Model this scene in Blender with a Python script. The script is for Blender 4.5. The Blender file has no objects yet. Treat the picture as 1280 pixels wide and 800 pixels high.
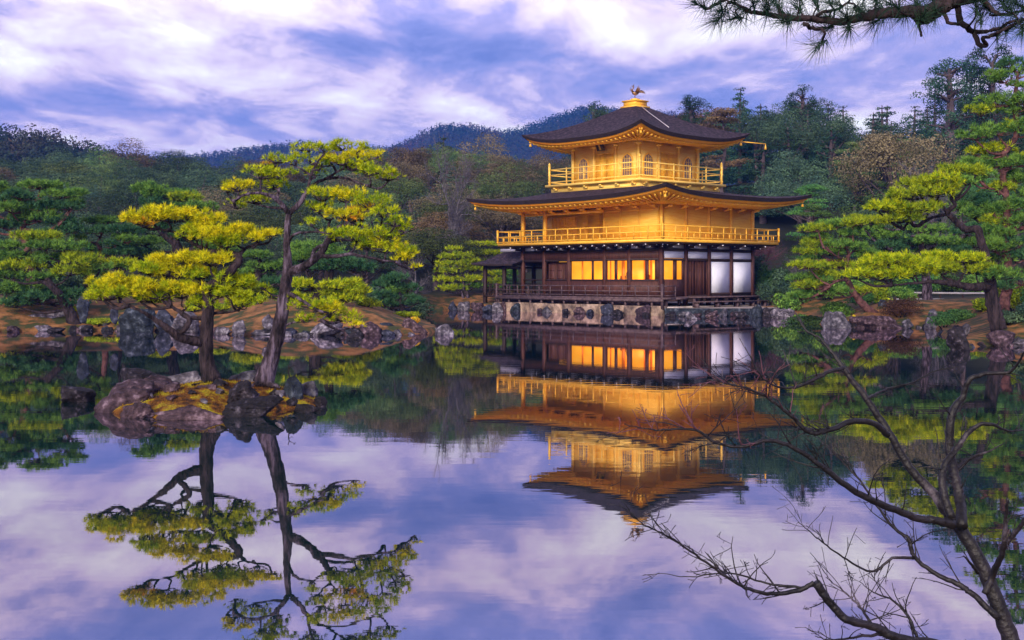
import bpy, math, random
import numpy as np
from mathutils import Vector, noise as mnoise
R = math.radians
rng = np.random.default_rng(7)
random.seed(7)
scene = bpy.context.scene
COL = scene.collection

# ------------------------------------------------------------------ camera
FPX, YH, CH = 1466.0, 347.7, 2.1          # focal length in px of a 1280 px frame, horizon row, eye height
cam_d = bpy.data.cameras.new('camera')
cam = bpy.data.objects.new('camera', cam_d)
COL.objects.link(cam)
cam.location = (0, 0, CH)
cam.rotation_euler = (R(90), 0, 0)
cam_d.sensor_width = 36.0
cam_d.lens = 36.0 * FPX / 1280.0
cam_d.shift_y = -(400 - YH) / 1280.0
cam_d.clip_start = 0.1
cam_d.clip_end = 6000
scene.camera = cam

# ------------------------------------------------------------------ light and sky
SUN_DIR = Vector((-0.30, -0.84, 0.40)).normalized()      # towards the sun
SUN_ELEV = math.asin(SUN_DIR.z)
sun_d = bpy.data.lights.new('sun', 'SUN')
sun_d.energy = 3.3
sun_d.angle = R(20)
sun_d.color = (1.0, 0.86, 0.70)
sun = bpy.data.objects.new('sun', sun_d)
COL.objects.link(sun)
sun.location = (-20, -40, 60)
sun.rotation_euler = SUN_DIR.to_track_quat('Z', 'Y').to_euler()

world = bpy.data.worlds.new('World')
scene.world = world
world.use_nodes = True
nt = world.node_tree
for n in list(nt.nodes):
    nt.nodes.remove(n)
N = nt.nodes.new
L = nt.links.new


def math_node(op, a, b=None, c=None, tree=None):
    t = tree or nt
    m = t.nodes.new('ShaderNodeMath')
    m.operation = op
    for i, v in enumerate((a, b, c)):
        if v is None:
            continue
        if isinstance(v, (int, float)):
            m.inputs[i].default_value = v
        else:
            t.links.new(v, m.inputs[i])
    return m.outputs[0]


tc = N('ShaderNodeTexCoord')
sep = N('ShaderNodeSeparateXYZ')
L(tc.outputs['Generated'], sep.inputs[0])
zz = math_node('MAXIMUM', sep.outputs['Z'], 0.0)
den = math_node('ADD', zz, 0.13)
u = math_node('DIVIDE', sep.outputs['X'], den)
v = math_node('DIVIDE', sep.outputs['Y'], den)
comb = N('ShaderNodeCombineXYZ')
L(u, comb.inputs[0])
L(v, comb.inputs[1])
mp = N('ShaderNodeMapping')
mp.inputs['Location'].default_value = (3.1, 1.7, 0.0)
mp.inputs['Rotation'].default_value = (0, 0, R(-12))
mp.inputs['Scale'].default_value = (1.25, 0.80, 1.0)
L(comb.outputs[0], mp.inputs[0])
nz = N('ShaderNodeTexNoise')
nz.inputs['Scale'].default_value = 2.1
nz.inputs['Detail'].default_value = 7.0
nz.inputs['Roughness'].default_value = 0.60
nz.inputs['Distortion'].default_value = 0.35
L(mp.outputs[0], nz.inputs['Vector'])
nz2 = N('ShaderNodeTexNoise')
nz2.inputs['Scale'].default_value = 0.55
nz2.inputs['Detail'].default_value = 3.0
L(mp.outputs[0], nz2.inputs['Vector'])
dens = math_node('ADD', math_node('MULTIPLY', nz.outputs[0], 0.68), math_node('MULTIPLY', nz2.outputs[0], 0.34))
def bank(dx, dz, w, h, amt):
    """a cloud bank (amt > 0) or a darker gap (amt < 0) in the direction (dx, 1, dz)"""
    n_ = math.sqrt(dx * dx + 1 + dz * dz)
    a = math_node('DIVIDE', math_node('SUBTRACT', sep.outputs['X'], dx / n_), w)
    b = math_node('DIVIDE', math_node('SUBTRACT', sep.outputs['Z'], dz / n_), h)
    e = math_node('POWER', 2.718, math_node('MULTIPLY', math_node('ADD', math_node('MULTIPLY', a, a), math_node('MULTIPLY', b, b)), -1.0))
    return math_node('MULTIPLY', math_node('MULTIPLY', e, amt), math_node('GREATER_THAN', sep.outputs['Y'], 0.0))


for bk in ((-0.38, 0.20, 0.12, 0.022, 0.06), (-0.24, 0.225, 0.07, 0.025, 0.06), (0.13, 0.205, 0.15, 0.020, 0.06), (0.02, 0.125, 0.10, 0.016, 0.06), (-0.27, 0.175, 0.08, 0.010, 0.07),
           (-0.12, 0.20, 0.11, 0.020, -0.06), (-0.36, 0.15, 0.14, 0.018, -0.06), (0.25, 0.17, 0.16, 0.020, -0.03), (0.30, 0.13, 0.09, 0.012, 0.05),
           (-0.30, 0.30, 0.12, 0.020, -0.09), (0.05, 0.31, 0.25, 0.022, -0.07), (0.15, 0.255, 0.10, 0.010, 0.03), (-0.10, 0.27, 0.10, 0.014, -0.04), (-0.34, 0.245, 0.06, 0.010, 0.04)):
    dens = math_node('ADD', dens, bank(*bk))
ramp = N('ShaderNodeValToRGB')
L(dens, ramp.inputs[0])
cr = ramp.color_ramp
cr.elements[0].position = 0.37
cr.elements[0].color = (0.16, 0.21, 0.56, 1)
cr.elements[1].position = 0.66
cr.elements[1].color = (1.20, 1.20, 1.08, 1)
for p, c in ((0.44, (0.26, 0.29, 0.66, 1)), (0.495, (0.46, 0.41, 0.74, 1)), (0.545, (0.80, 0.66, 0.87, 1)), (0.60, (0.98, 0.90, 0.96, 1))):
    e = cr.elements.new(p)
    e.color = c
sky = N('ShaderNodeTexSky')
sky.sky_type = 'NISHITA'
sky.sun_disc = False
sky.sun_elevation = SUN_ELEV
sky.sun_rotation = math.atan2(SUN_DIR.x, SUN_DIR.y)
bg_sky = N('ShaderNodeBackground')
bg_sky.inputs[1].default_value = 0.08
L(sky.outputs[0], bg_sky.inputs[0])
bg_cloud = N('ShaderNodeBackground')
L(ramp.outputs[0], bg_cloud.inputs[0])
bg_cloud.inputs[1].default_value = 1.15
# cloud brightness by height, made up above the frame: brighter reflections, less fill overhead
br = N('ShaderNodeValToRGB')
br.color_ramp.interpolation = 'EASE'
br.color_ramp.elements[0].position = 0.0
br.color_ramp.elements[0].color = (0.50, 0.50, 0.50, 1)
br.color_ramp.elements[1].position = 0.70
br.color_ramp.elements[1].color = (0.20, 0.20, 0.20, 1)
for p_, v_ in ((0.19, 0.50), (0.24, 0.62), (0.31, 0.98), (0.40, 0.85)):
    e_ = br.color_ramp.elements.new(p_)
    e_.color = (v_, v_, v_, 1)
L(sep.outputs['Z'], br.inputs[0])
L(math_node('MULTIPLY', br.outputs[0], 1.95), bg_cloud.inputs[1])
# the cloud layer pales and turns pink towards the horizon
mixh = N('ShaderNodeMix')
mixh.data_type = 'RGBA'
hz = math_node('SUBTRACT', 1.0, math_node('SMOOTH_MIN', math_node('MULTIPLY', zz, 12.0), 1.0, 0.3))
L(math_node('MULTIPLY', math_node('MAXIMUM', hz, 0.0), 0.6), mixh.inputs[0])
L(ramp.outputs[0], mixh.inputs[6])
mixh.inputs[7].default_value = (0.90, 0.74, 0.90, 1)
L(mixh.outputs[2], bg_cloud.inputs[0])
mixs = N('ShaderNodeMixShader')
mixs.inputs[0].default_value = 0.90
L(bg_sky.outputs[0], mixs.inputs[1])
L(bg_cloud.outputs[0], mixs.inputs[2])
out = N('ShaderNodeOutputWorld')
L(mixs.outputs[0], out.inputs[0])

scene.view_settings.view_transform = 'Standard'
scene.view_settings.look = 'None'
scene.view_settings.exposure = 0.5
scene.view_settings.gamma = 1.0
scene.cycles.use_denoising = True
scene.cycles.max_bounces = 6
scene.cycles.diffuse_bounces = 3
scene.cycles.glossy_bounces = 3
scene.cycles.transparent_max_bounces = 8
scene.cycles.volume_bounces = 0


# ------------------------------------------------------------------ helpers
def at(px, py, D):
    return Vector(((px - 640) / FPX * D, D, CH - (py - YH) / FPX * D))


def mat(name, col, rough=0.7, metal=0.0, col2=None, scale=3.0, detail=4.0, bump=0.0, bscale=None, col3=None,
        coords='Object', stretch=(1, 1, 1), objrand=0.0, leafrand=0.0, spec=0.3, transl=0.0, ramp_pos=(0.38, 0.62)):
    m = bpy.data.materials.new(name)
    m.use_nodes = True
    t = m.node_tree
    b = t.nodes['Principled BSDF']
    b.inputs['Roughness'].default_value = rough
    b.inputs['Metallic'].default_value = metal
    b.inputs['Specular IOR Level'].default_value = spec
    b.inputs['Base Color'].default_value = (*col, 1)
    tcn = t.nodes.new('ShaderNodeTexCoord')
    mpn = t.nodes.new('ShaderNodeMapping')
    mpn.inputs['Scale'].default_value = stretch
    t.links.new(tcn.outputs[coords], mpn.inputs[0])
    cur = None
    if col2 is not None:
        n = t.nodes.new('ShaderNodeTexNoise')
        n.inputs['Scale'].default_value = scale
        n.inputs['Detail'].default_value = detail
        n.inputs['Roughness'].default_value = 0.6
        t.links.new(mpn.outputs[0], n.inputs['Vector'])
        r = t.nodes.new('ShaderNodeValToRGB')
        r.color_ramp.elements[0].position = ramp_pos[0]
        r.color_ramp.elements[1].position = ramp_pos[1]
        r.color_ramp.elements[0].color = (*col, 1)
        r.color_ramp.elements[1].color = (*col2, 1)
        if col3 is not None:
            e = r.color_ramp.elements.new(0.5 * (ramp_pos[0] + ramp_pos[1]))
            e.color = (*col3, 1)
        t.links.new(n.outputs[0], r.inputs[0])
        cur = r.outputs[0]
        if objrand or leafrand:
            h = t.nodes.new('ShaderNodeHueSaturation')
            t.links.new(cur, h.inputs['Color'])
            val = None
            if objrand:
                oi = t.nodes.new('ShaderNodeObjectInfo')
                val = math_node('MULTIPLY_ADD', oi.outputs['Random'], objrand, 1 - objrand / 2, tree=t)
                t.links.new(math_node('MULTIPLY_ADD', oi.outputs['Random'], 0.05, 0.475, tree=t), h.inputs['Hue'])
            if leafrand:
                g = t.nodes.new('ShaderNodeNewGeometry')
                lv = math_node('MULTIPLY_ADD', g.outputs['Random Per Island'], leafrand, 1 - leafrand / 2, tree=t)
                val = lv if val is None else math_node('MULTIPLY', val, lv, tree=t)
            t.links.new(val, h.inputs['Value'])
            cur = h.outputs[0]
        t.links.new(cur, b.inputs['Base Color'])
    if bump:
        n2 = t.nodes.new('ShaderNodeTexNoise')
        n2.inputs['Scale'].default_value = bscale or scale * 4
        n2.inputs['Detail'].default_value = 6
        t.links.new(mpn.outputs[0], n2.inputs['Vector'])
        bn = t.nodes.new('ShaderNodeBump')
        bn.inputs['Strength'].default_value = bump
        bn.inputs['Distance'].default_value = 0.05
        t.links.new(n2.outputs[0], bn.inputs['Height'])
        t.links.new(bn.outputs[0], b.inputs['Normal'])
    if transl:
        tr = t.nodes.new('ShaderNodeBsdfTranslucent')
        if cur is not None:
            t.links.new(cur, tr.inputs[0])
        else:
            tr.inputs[0].default_value = (*col, 1)
        mx = t.nodes.new('ShaderNodeMixShader')
        mx.inputs[0].default_value = transl
        t.links.new(b.outputs[0], mx.inputs[1])
        t.links.new(tr.outputs[0], mx.inputs[2])
        t.links.new(mx.outputs[0], t.nodes['Material Output'].inputs[0])
    return m


def emit_mat(name, col, strength, col2=None):
    m = bpy.data.materials.new(name)
    m.use_nodes = True
    t = m.node_tree
    b = t.nodes['Principled BSDF']
    b.inputs['Base Color'].default_value = (*col, 1)
    b.inputs['Emission Strength'].default_value = strength
    b.inputs['Emission Color'].default_value = (*col, 1)
    if col2:
        tcn = t.nodes.new('ShaderNodeTexCoord')
        n = t.nodes.new('ShaderNodeTexNoise')
        n.inputs['Scale'].default_value = 1.1
        n.inputs['Detail'].default_value = 3
        t.links.new(tcn.outputs['Object'], n.inputs['Vector'])
        r = t.nodes.new('ShaderNodeValToRGB')
        r.color_ramp.elements[0].position = 0.35
        r.color_ramp.elements[1].position = 0.65
        r.color_ramp.elements[0].color = (*col, 1)
        r.color_ramp.elements[1].color = (*col2, 1)
        t.links.new(n.outputs[0], r.inputs[0])
        t.links.new(r.outputs[0], b.inputs['Emission Color'])
    return m


class MB:
    """collects geometry chunks and builds ONE mesh object"""

    def __init__(self):
        self.V, self.F, self.n = [], [], 0

    def add(self, V, F, mi=0):
        V = np.asarray(V, float).reshape(-1, 3)
        F = np.asarray(F, int)
        self.V.append(V)
        self.F.append((F + self.n, mi))
        self.n += len(V)
        return self

    def box(self, x0, x1, y0, y1, z0, z1, mi=0):
        V = [(x, y, z) for x in (x0, x1) for y in (y0, y1) for z in (z0, z1)]
        F = [(0, 1, 3, 2), (4, 6, 7, 5), (0, 4, 5, 1), (2, 3, 7, 6), (0, 2, 6, 4), (1, 5, 7, 3)]
        return self.add(V, F, mi)

    def beam(self, p, q, w, h, mi=0, up=(0, 0, 1)):
        p, q = Vector(p), Vector(q)
        d = (q - p).normalized()
        s = d.cross(Vector(up))
        if s.length < 1e-4:
            s = Vector((1, 0, 0))
        s.normalize()
        t = s.cross(d).normalized()
        V = []
        for e in (p, q):
            for a, b in ((-1, -1), (1, -1), (1, 1), (-1, 1)):
                V.append(e + s * (a * w / 2) + t * (b * h / 2))
        return self.add(V, [(0, 1, 2, 3), (7, 6, 5, 4), (0, 4, 5, 1), (1, 5, 6, 2), (2, 6, 7, 3), (3, 7, 4, 0)], mi)

    def tube(self, P, r, n=7, mi=0, rough=0.0):
        P = np.asarray([tuple(p) for p in P], float)
        k = len(P)
        r = np.broadcast_to(np.asarray(r, float), (k,)).copy()
        T = np.gradient(P, axis=0)
        T /= np.linalg.norm(T, axis=1)[:, None] + 1e-9
        ref = np.array([0.0, 0, 1.0]) if abs(T[0, 2]) < 0.9 else np.array([1.0, 0, 0])
        A = np.cross(T[0], ref)
        A /= np.linalg.norm(A)
        V = []
        ang = np.arange(n) * 2 * math.pi / n
        for i in range(k):
            A = A - T[i] * A.dot(T[i])
            A /= np.linalg.norm(A) + 1e-9
            B = np.cross(T[i], A)
            rr = r[i] * (1 + (rng.uniform(-rough, rough, n) if rough else 0))
            V.append(P[i] + (np.cos(ang)[:, None] * A + np.sin(ang)[:, None] * B) * np.reshape(rr, (-1, 1) if np.ndim(rr) else (1, 1)))
        V = np.concatenate(V)
        i, j = np.meshgrid(np.arange(k - 1), np.arange(n), indexing='ij')
        i, j = i.ravel(), j.ravel()
        j2 = (j + 1) % n
        F = np.stack([i * n + j, i * n + j2, (i + 1) * n + j2, (i + 1) * n + j], 1)
        self.add(V, F, mi)
        c0 = self.n
        self.add([P[0], P[-1]], np.zeros((0, 3), int), mi)
        base = c0 - k * n
        jj = np.arange(n)
        self.F.append((np.stack([np.full(n, c0), base + (jj + 1) % n, base + jj], 1), mi))
        self.F.append((np.stack([np.full(n, c0 + 1), base + (k - 1) * n + jj, base + (k - 1) * n + (jj + 1) % n], 1), mi))
        return self

    def build(self, name, mats, parent=None, smooth=False, loc=None):
        me = bpy.data.meshes.new(name)
        V = np.concatenate(self.V)
        if loc is not None:
            V = V - np.array(loc)
        lv, ls, lt, mi = [], [], [], []
        pos = 0
        for F, m in self.F:
            if len(F) == 0:
                continue
            k = F.shape[1]
            lv.append(F.ravel())
            ls.append(pos + np.arange(len(F)) * k)
            lt.append(np.full(len(F), k))
            mi.append(np.full(len(F), m))
            pos += F.size
        lv, ls, lt, mi = map(np.concatenate, (lv, ls, lt, mi))
        me.vertices.add(len(V))
        me.vertices.foreach_set('co', V.astype(np.float32).ravel())
        me.loops.add(len(lv))
        me.loops.foreach_set('vertex_index', lv.astype(np.int32))
        me.polygons.add(len(ls))
        me.polygons.foreach_set('loop_start', ls.astype(np.int32))
        me.polygons.foreach_set('material_index', mi.astype(np.int32))
        me.update(calc_edges=True)
        me.validate()
        if smooth:
            me.polygons.foreach_set('use_smooth', np.ones(len(me.polygons), bool))
        for m in (mats if isinstance(mats, (list, tuple)) else [mats]):
            me.materials.append(m)
        o = bpy.data.objects.new(name, me)
        COL.objects.link(o)
        if loc is not None:
            o.location = loc
        if parent is not None:
            o.parent = parent
        return o


def tag(o, label, cat, group=None, kind=None):
    if label:
        o['label'] = label
    if cat:
        o['category'] = cat
    if group:
        o['group'] = group
    if kind:
        o['kind'] = kind
    return o


def empty(name, loc, rz=0.0, label=None, cat=None, group=None):
    o = bpy.data.objects.new(name, None)
    COL.objects.link(o)
    o.location = loc
    o.rotation_euler = (0, 0, rz)
    o.empty_display_size = 0.3
    return tag(o, label, cat, group)


def copy_tree(o, parent=None):
    c = o.copy()
    COL.objects.link(c)
    if parent is not None:
        c.parent = parent
    for ch in list(o.children):
        copy_tree(ch, c)
    return c


def smooth_line(P, per=6, jit=0.0):
    P = [np.array(tuple(p), float) for p in P]
    if len(P) < 3:
        k = per * 2
        return np.array([P[0] + (P[1] - P[0]) * i / k for i in range(k + 1)])
    Q = [2 * P[0] - P[1]] + P + [2 * P[-1] - P[-2]]
    res = []
    for i in range(1, len(Q) - 2):
        p0, p1, p2, p3 = Q[i - 1:i + 3]
        for s in range(per):
            t = s / per
            res.append(0.5 * ((2 * p1) + (-p0 + p2) * t + (2 * p0 - 5 * p1 + 4 * p2 - p3) * t * t + (-p0 + 3 * p1 - 3 * p2 + p3) * t ** 3))
    res.append(P[-1])
    res = np.array(res)
    if jit:
        res[1:-1] += rng.normal(0, jit, res[1:-1].shape)
    return res


def interp_r(rs, n):
    return np.interp(np.linspace(0, len(rs) - 1, n), np.arange(len(rs)), rs)


# ------------------------------------------------------------------ materials
M = {}
M['gold'] = mat('gold_leaf', (0.90, 0.46, 0.035), 0.45, 0.12, (0.96, 0.56, 0.065), 1.6, bump=0.05, bscale=9, stretch=(1, 1, 3))
M['gold_pale'] = mat('gold_leaf_pale', (0.96, 0.60, 0.10), 0.45, 0.12, (1.0, 0.72, 0.17), 2.0, stretch=(0.6, 0.6, 6), bump=0.4, bscale=7)
M['gold_wall'] = mat('gold_leaf_wall', (0.90, 0.47, 0.030), 0.45, 0.12, (0.98, 0.62, 0.08), 2.2, stretch=(0.6, 0.6, 7), bump=0.5, bscale=7)
M['gold_soffit'] = mat('gold_leaf_soffit', (0.90, 0.42, 0.02), 0.5, 0.1, (0.95, 0.50, 0.035), 3)
M['bark_roof'] = mat('cypress_bark_thatch', (0.016, 0.011, 0.019), 0.9, 0, (0.085, 0.055, 0.080), 4.5, detail=13, bump=1.6, bscale=20, stretch=(1, 1, 2.5), col3=(0.036, 0.024, 0.038))
M['thatch_edge'] = mat('thatch_cut_edge', (0.012, 0.008, 0.010), 0.9, 0, (0.045, 0.028, 0.030), 3, stretch=(1, 1, 18), bump=0.5)
M['dark_wood'] = mat('dark_timber', (0.022, 0.012, 0.012), 0.6, 0, (0.050, 0.026, 0.022), 4, stretch=(6, 6, 1), bump=0.15)
M['brown_wood'] = mat('brown_timber', (0.050, 0.018, 0.014), 0.6, 0, (0.11, 0.040, 0.028), 3, stretch=(8, 8, 0.8), bump=0.2)
M['deck_wood'] = mat('weathered_deck', (0.060, 0.036, 0.042), 0.65, 0, (0.13, 0.085, 0.090), 5, bump=0.2)
M['plaster'] = mat('white_plaster', (0.76, 0.79, 0.90), 0.7, 0, (0.84, 0.86, 0.95), 1.5)
M['shoji'] = mat('paper_pane', (0.16, 0.115, 0.10), 0.7, 0, (0.26, 0.19, 0.16), 2)
M['glow'] = emit_mat('lit_room_wall', (1.0, 0.33, 0.008), 0.80, (1.0, 0.46, 0.03))
M['glow_dim'] = emit_mat('lit_room_pillar', (0.75, 0.16, 0.01), 0.55)
M['inside'] = mat('gilded_figure', (0.35, 0.13, 0.02), 0.5, 0.3)
M['stone_tan'] = mat('tan_stone', (0.10, 0.070, 0.055), 0.85, 0, (0.46, 0.34, 0.26), 1.8, detail=12, bump=1.0, bscale=6, leafrand=0.6, col3=(0.26, 0.185, 0.14), ramp_pos=(0.38, 0.64))
M['paving'] = mat('pale_paving', (0.16, 0.13, 0.125), 0.85, 0, (0.50, 0.44, 0.42), 1.1, detail=12, bump=0.6, col3=(0.36, 0.31, 0.29), ramp_pos=(0.34, 0.62))
M['bronze'] = mat('weathered_bronze', (0.06, 0.035, 0.03), 0.45, 0.6, (0.35, 0.20, 0.10), 6)
M['cable'] = mat('pale_metal_cable', (0.75, 0.72, 0.74), 0.4, 0.5)
M['rock'] = mat('grey_lichen_rock', (0.022, 0.020, 0.027), 0.9, 0, (0.36, 0.34, 0.39), 5.0, detail=15, bump=1.2, bscale=9, col3=(0.105, 0.095, 0.120), objrand=0.6, ramp_pos=(0.36, 0.70))
M['rock_dark'] = mat('dark_wet_rock', (0.005, 0.004, 0.007), 0.75, 0, (0.17, 0.15, 0.19), 7, detail=15, bump=1.2, bscale=9, col3=(0.020, 0.016, 0.023), objrand=0.3, ramp_pos=(0.42, 0.74))
M['rock_red'] = mat('reddish_rock', (0.020, 0.011, 0.015), 0.85, 0, (0.28, 0.20, 0.24), 6.5, detail=15, bump=1.2, bscale=9, col3=(0.075, 0.046, 0.058), objrand=0.3, ramp_pos=(0.38, 0.72))
M['rock_blue'] = mat('blue_grey_rock', (0.008, 0.011, 0.019), 0.85, 0, (0.18, 0.20, 0.27), 5.0, detail=15, bump=1.2, bscale=9, col3=(0.034, 0.042, 0.065), objrand=0.3, ramp_pos=(0.38, 0.74))
M['bark'] = mat('pine_bark', (0.006, 0.004, 0.007), 0.9, 0, (0.15, 0.115, 0.16), 9, detail=9, stretch=(1, 1, 0.30), bump=1.6, bscale=18, col3=(0.045, 0.031, 0.042))
M['bark_dark'] = mat('dark_pine_bark', (0.006, 0.004, 0.006), 0.9, 0, (0.050, 0.034, 0.040), 9, detail=9, stretch=(1, 1, 0.30), bump=1.6, bscale=18)
M['bark_red'] = mat('red_pine_bark', (0.030, 0.012, 0.012), 0.85, 0, (0.17, 0.075, 0.070), 4, detail=9, bump=1.0, bscale=14)
M['bark_grey'] = mat('grey_bark', (0.060, 0.055, 0.070), 0.85, 0, (0.17, 0.155, 0.185), 4, detail=8, bump=0.6)
M['twig'] = mat('bare_branch_bark', (0.006, 0.005, 0.007), 0.55, 0, (0.20, 0.17, 0.21), 5, detail=8, bump=0.3, bscale=45, col3=(0.016, 0.012, 0.016), spec=0.5, ramp_pos=(0.46, 0.74))
M['twig_red'] = mat('red_twig_bark', (0.11, 0.035, 0.055), 0.7, 0, (0.17, 0.075, 0.095), 9)


def leafmat(name, a, b, scale=0.8, objrand=0.0, leafrand=0.5, transl=0.08, c=None):
    return mat(name, a, 0.75, 0, b, scale, 5, col3=c, objrand=objrand, leafrand=leafrand, spec=0.12, transl=transl)


M['n_yellow'] = leafmat('yellow_pine_needles', (0.36, 0.42, 0.010), (0.85, 0.74, 0.012), 6.0, leafrand=0.9, transl=0.06)
M['n_lime'] = leafmat('lime_pine_needles', (0.16, 0.29, 0.010), (0.58, 0.62, 0.012), 6.0, leafrand=0.9, transl=0.06)
M['n_orange'] = leafmat('orange_pine_needles', (0.50, 0.46, 0.015), (0.85, 0.38, 0.03), 6.0, leafrand=0.9, transl=0.06)
M['n_green'] = leafmat('green_pine_needles', (0.045, 0.135, 0.030), (0.20, 0.37, 0.055), 2.5, leafrand=0.9)
M['n_olive'] = leafmat('olive_pine_needles', (0.12, 0.22, 0.014), (0.40, 0.47, 0.016), 3.0, leafrand=0.9, transl=0.06)
M['n_deep'] = leafmat('deep_green_needles', (0.024, 0.090, 0.042), (0.08, 0.19, 0.07), 2.5, leafrand=0.9)
M['n_bough'] = leafmat('dark_bough_needles', (0.012, 0.040, 0.030), (0.035, 0.080, 0.050), 3.0, transl=0.05)
M['f_dark'] = leafmat('dark_evergreen_leaves', (0.026, 0.062, 0.044), (0.085, 0.140, 0.068), 0.5, 0.95, 0.9)
M['f_conifer'] = leafmat('dark_conifer_foliage', (0.014, 0.052, 0.038), (0.046, 0.105, 0.055), 0.45, 0.95, 0.8)
M['f_olive'] = leafmat('olive_leaves', (0.048, 0.092, 0.034), (0.13, 0.175, 0.055), 0.5, 0.95, 0.8)
M['f_brown'] = leafmat('brown_autumn_leaves', (0.080, 0.068, 0.045), (0.19, 0.145, 0.085), 0.5, 0.95, 0.8)
M['f_rust'] = leafmat('rust_leaves', (0.075, 0.048, 0.032), (0.17, 0.10, 0.055), 0.5, 0.95, 0.8)
M['f_green'] = leafmat('fresh_green_leaves', (0.036, 0.115, 0.040), (0.11, 0.23, 0.050), 0.4, 0.95, 0.6)
M['f_hill'] = leafmat('hillside_canopy', (0.016, 0.040, 0.032), (0.085, 0.050, 0.035), 0.016, 0, 0.8, c=(0.030, 0.050, 0.032))
M['moss'] = mat('golden_moss', (0.022, 0.010, 0.008), 0.95, 0, (0.46, 0.38, 0.012), 3.0, detail=12, bump=1.5, bscale=25, col3=(0.24, 0.095, 0.010), ramp_pos=(0.40, 0.62))
M['fence'] = mat('grey_bamboo_rail', (0.38, 0.36, 0.38), 0.7, 0, (0.5, 0.47, 0.5), 4)
M['trunk_far'] = mat('far_trunk', (0.045, 0.032, 0.036), 0.9, 0, (0.12, 0.09, 0.10), 2)

# ------------------------------------------------------------------ ground
def wl(px, D):
    return ((px - 640) / FPX * D, D)


SHORE = [wl(-900, 43), wl(-200, 45), wl(0, 46), wl(100, 47), wl(230, 46.5), wl(300, 43.5), wl(400, 43.2), wl(480, 43), wl(530, 44.2),
         wl(548, 47), wl(535, 54), wl(512, 64), wl(520, 73), wl(570, 76.5), wl(618, 75.6)]
PAV_C = Vector((7.73, 73.6, 0))
PAV_A = R(-48.2)


def pav(x, y, z=0.0):
    c, s = math.cos(PAV_A), math.sin(PAV_A)
    return Vector((PAV_C.x + c * x - s * y, PAV_C.y + s * x + c * y, z))


SHORE += [tuple(pav(-7.2, -4.7)[:2]), tuple(pav(6.6, -4.6)[:2]), wl(850, 65.4), wl(955, 65.4), wl(1000, 63.5), wl(1022, 57), wl(1032, 50), wl(1100, 49.6), wl(1168, 49.8),
          wl(1185, 40), wl(1205, 35.2), wl(1240, 36.6), wl(1290, 36.0), wl(1500, 33), wl(2200, 26)]
POLY = np.array(SHORE + [(400.0, 60.0), (5000.0, 300.0), (5000.0, 6000.0), (-5000.0, 6000.0), (-5000.0, 43.0)])
NEAR = np.array([(-60, -60), (60, -60), (60, 5.0), (12, 6.6), (5, 6.0), (2.6, 5.2), (1.2, 2.6), (-1.5, 2.2), (-8, 3.0), (-60, 5.0)], float)
ISLE_C = np.array([(266 - 640) / FPX * 19.3, 19.4])


def poly_sd(P, X, Y):
    """signed distance to a polygon, positive inside"""
    d = np.full(X.shape, 1e9)
    ins = np.zeros(X.shape, bool)
    for i in range(len(P)):
        ax, ay = P[i]
        bx, by = P[(i + 1) % len(P)]
        ex, ey = bx - ax, by - ay
        t = np.clip(((X - ax) * ex + (Y - ay) * ey) / (ex * ex + ey * ey + 1e-12), 0, 1)
        d = np.minimum(d, np.hypot(X - ax - t * ex, Y - ay - t * ey))
        c = ((ay > Y) != (by > Y))
        with np.errstate(divide='ignore', invalid='ignore'):
            xi = (bx - ax) * (Y - ay) / (by - ay + 1e-12) + ax
        ins ^= c & (X < xi)
    return np.where(ins, d, -d)


def fbm(X, Y, s, seed=0, octs=4):
    """cheap sum-of-sines noise, about -1..1"""
    r = np.random.default_rng(seed)
    o = np.zeros(np.shape(X))
    a = 1.0
    tot = 0
    for k in range(octs):
        for _ in range(3):
            th = r.uniform(0, math.pi * 2)
            f = s * 2 ** k * r.uniform(0.7, 1.3)
            o = o + a * np.sin((X * math.cos(th) + Y * math.sin(th)) * f + r.uniform(0, 6.28)) / 3
        tot += a * 0.6
        a *= 0.5
    return o / tot


def sstep(a, b, x):
    t = np.clip((x - a) / (b - a), 0, 1)
    return t * t * (3 - 2 * t)


def ridge_z(px_pts, py_pts, px, Dr, sub):
    return CH + (YH - np.interp(px, px_pts, py_pts)) / FPX * Dr - sub


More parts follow.
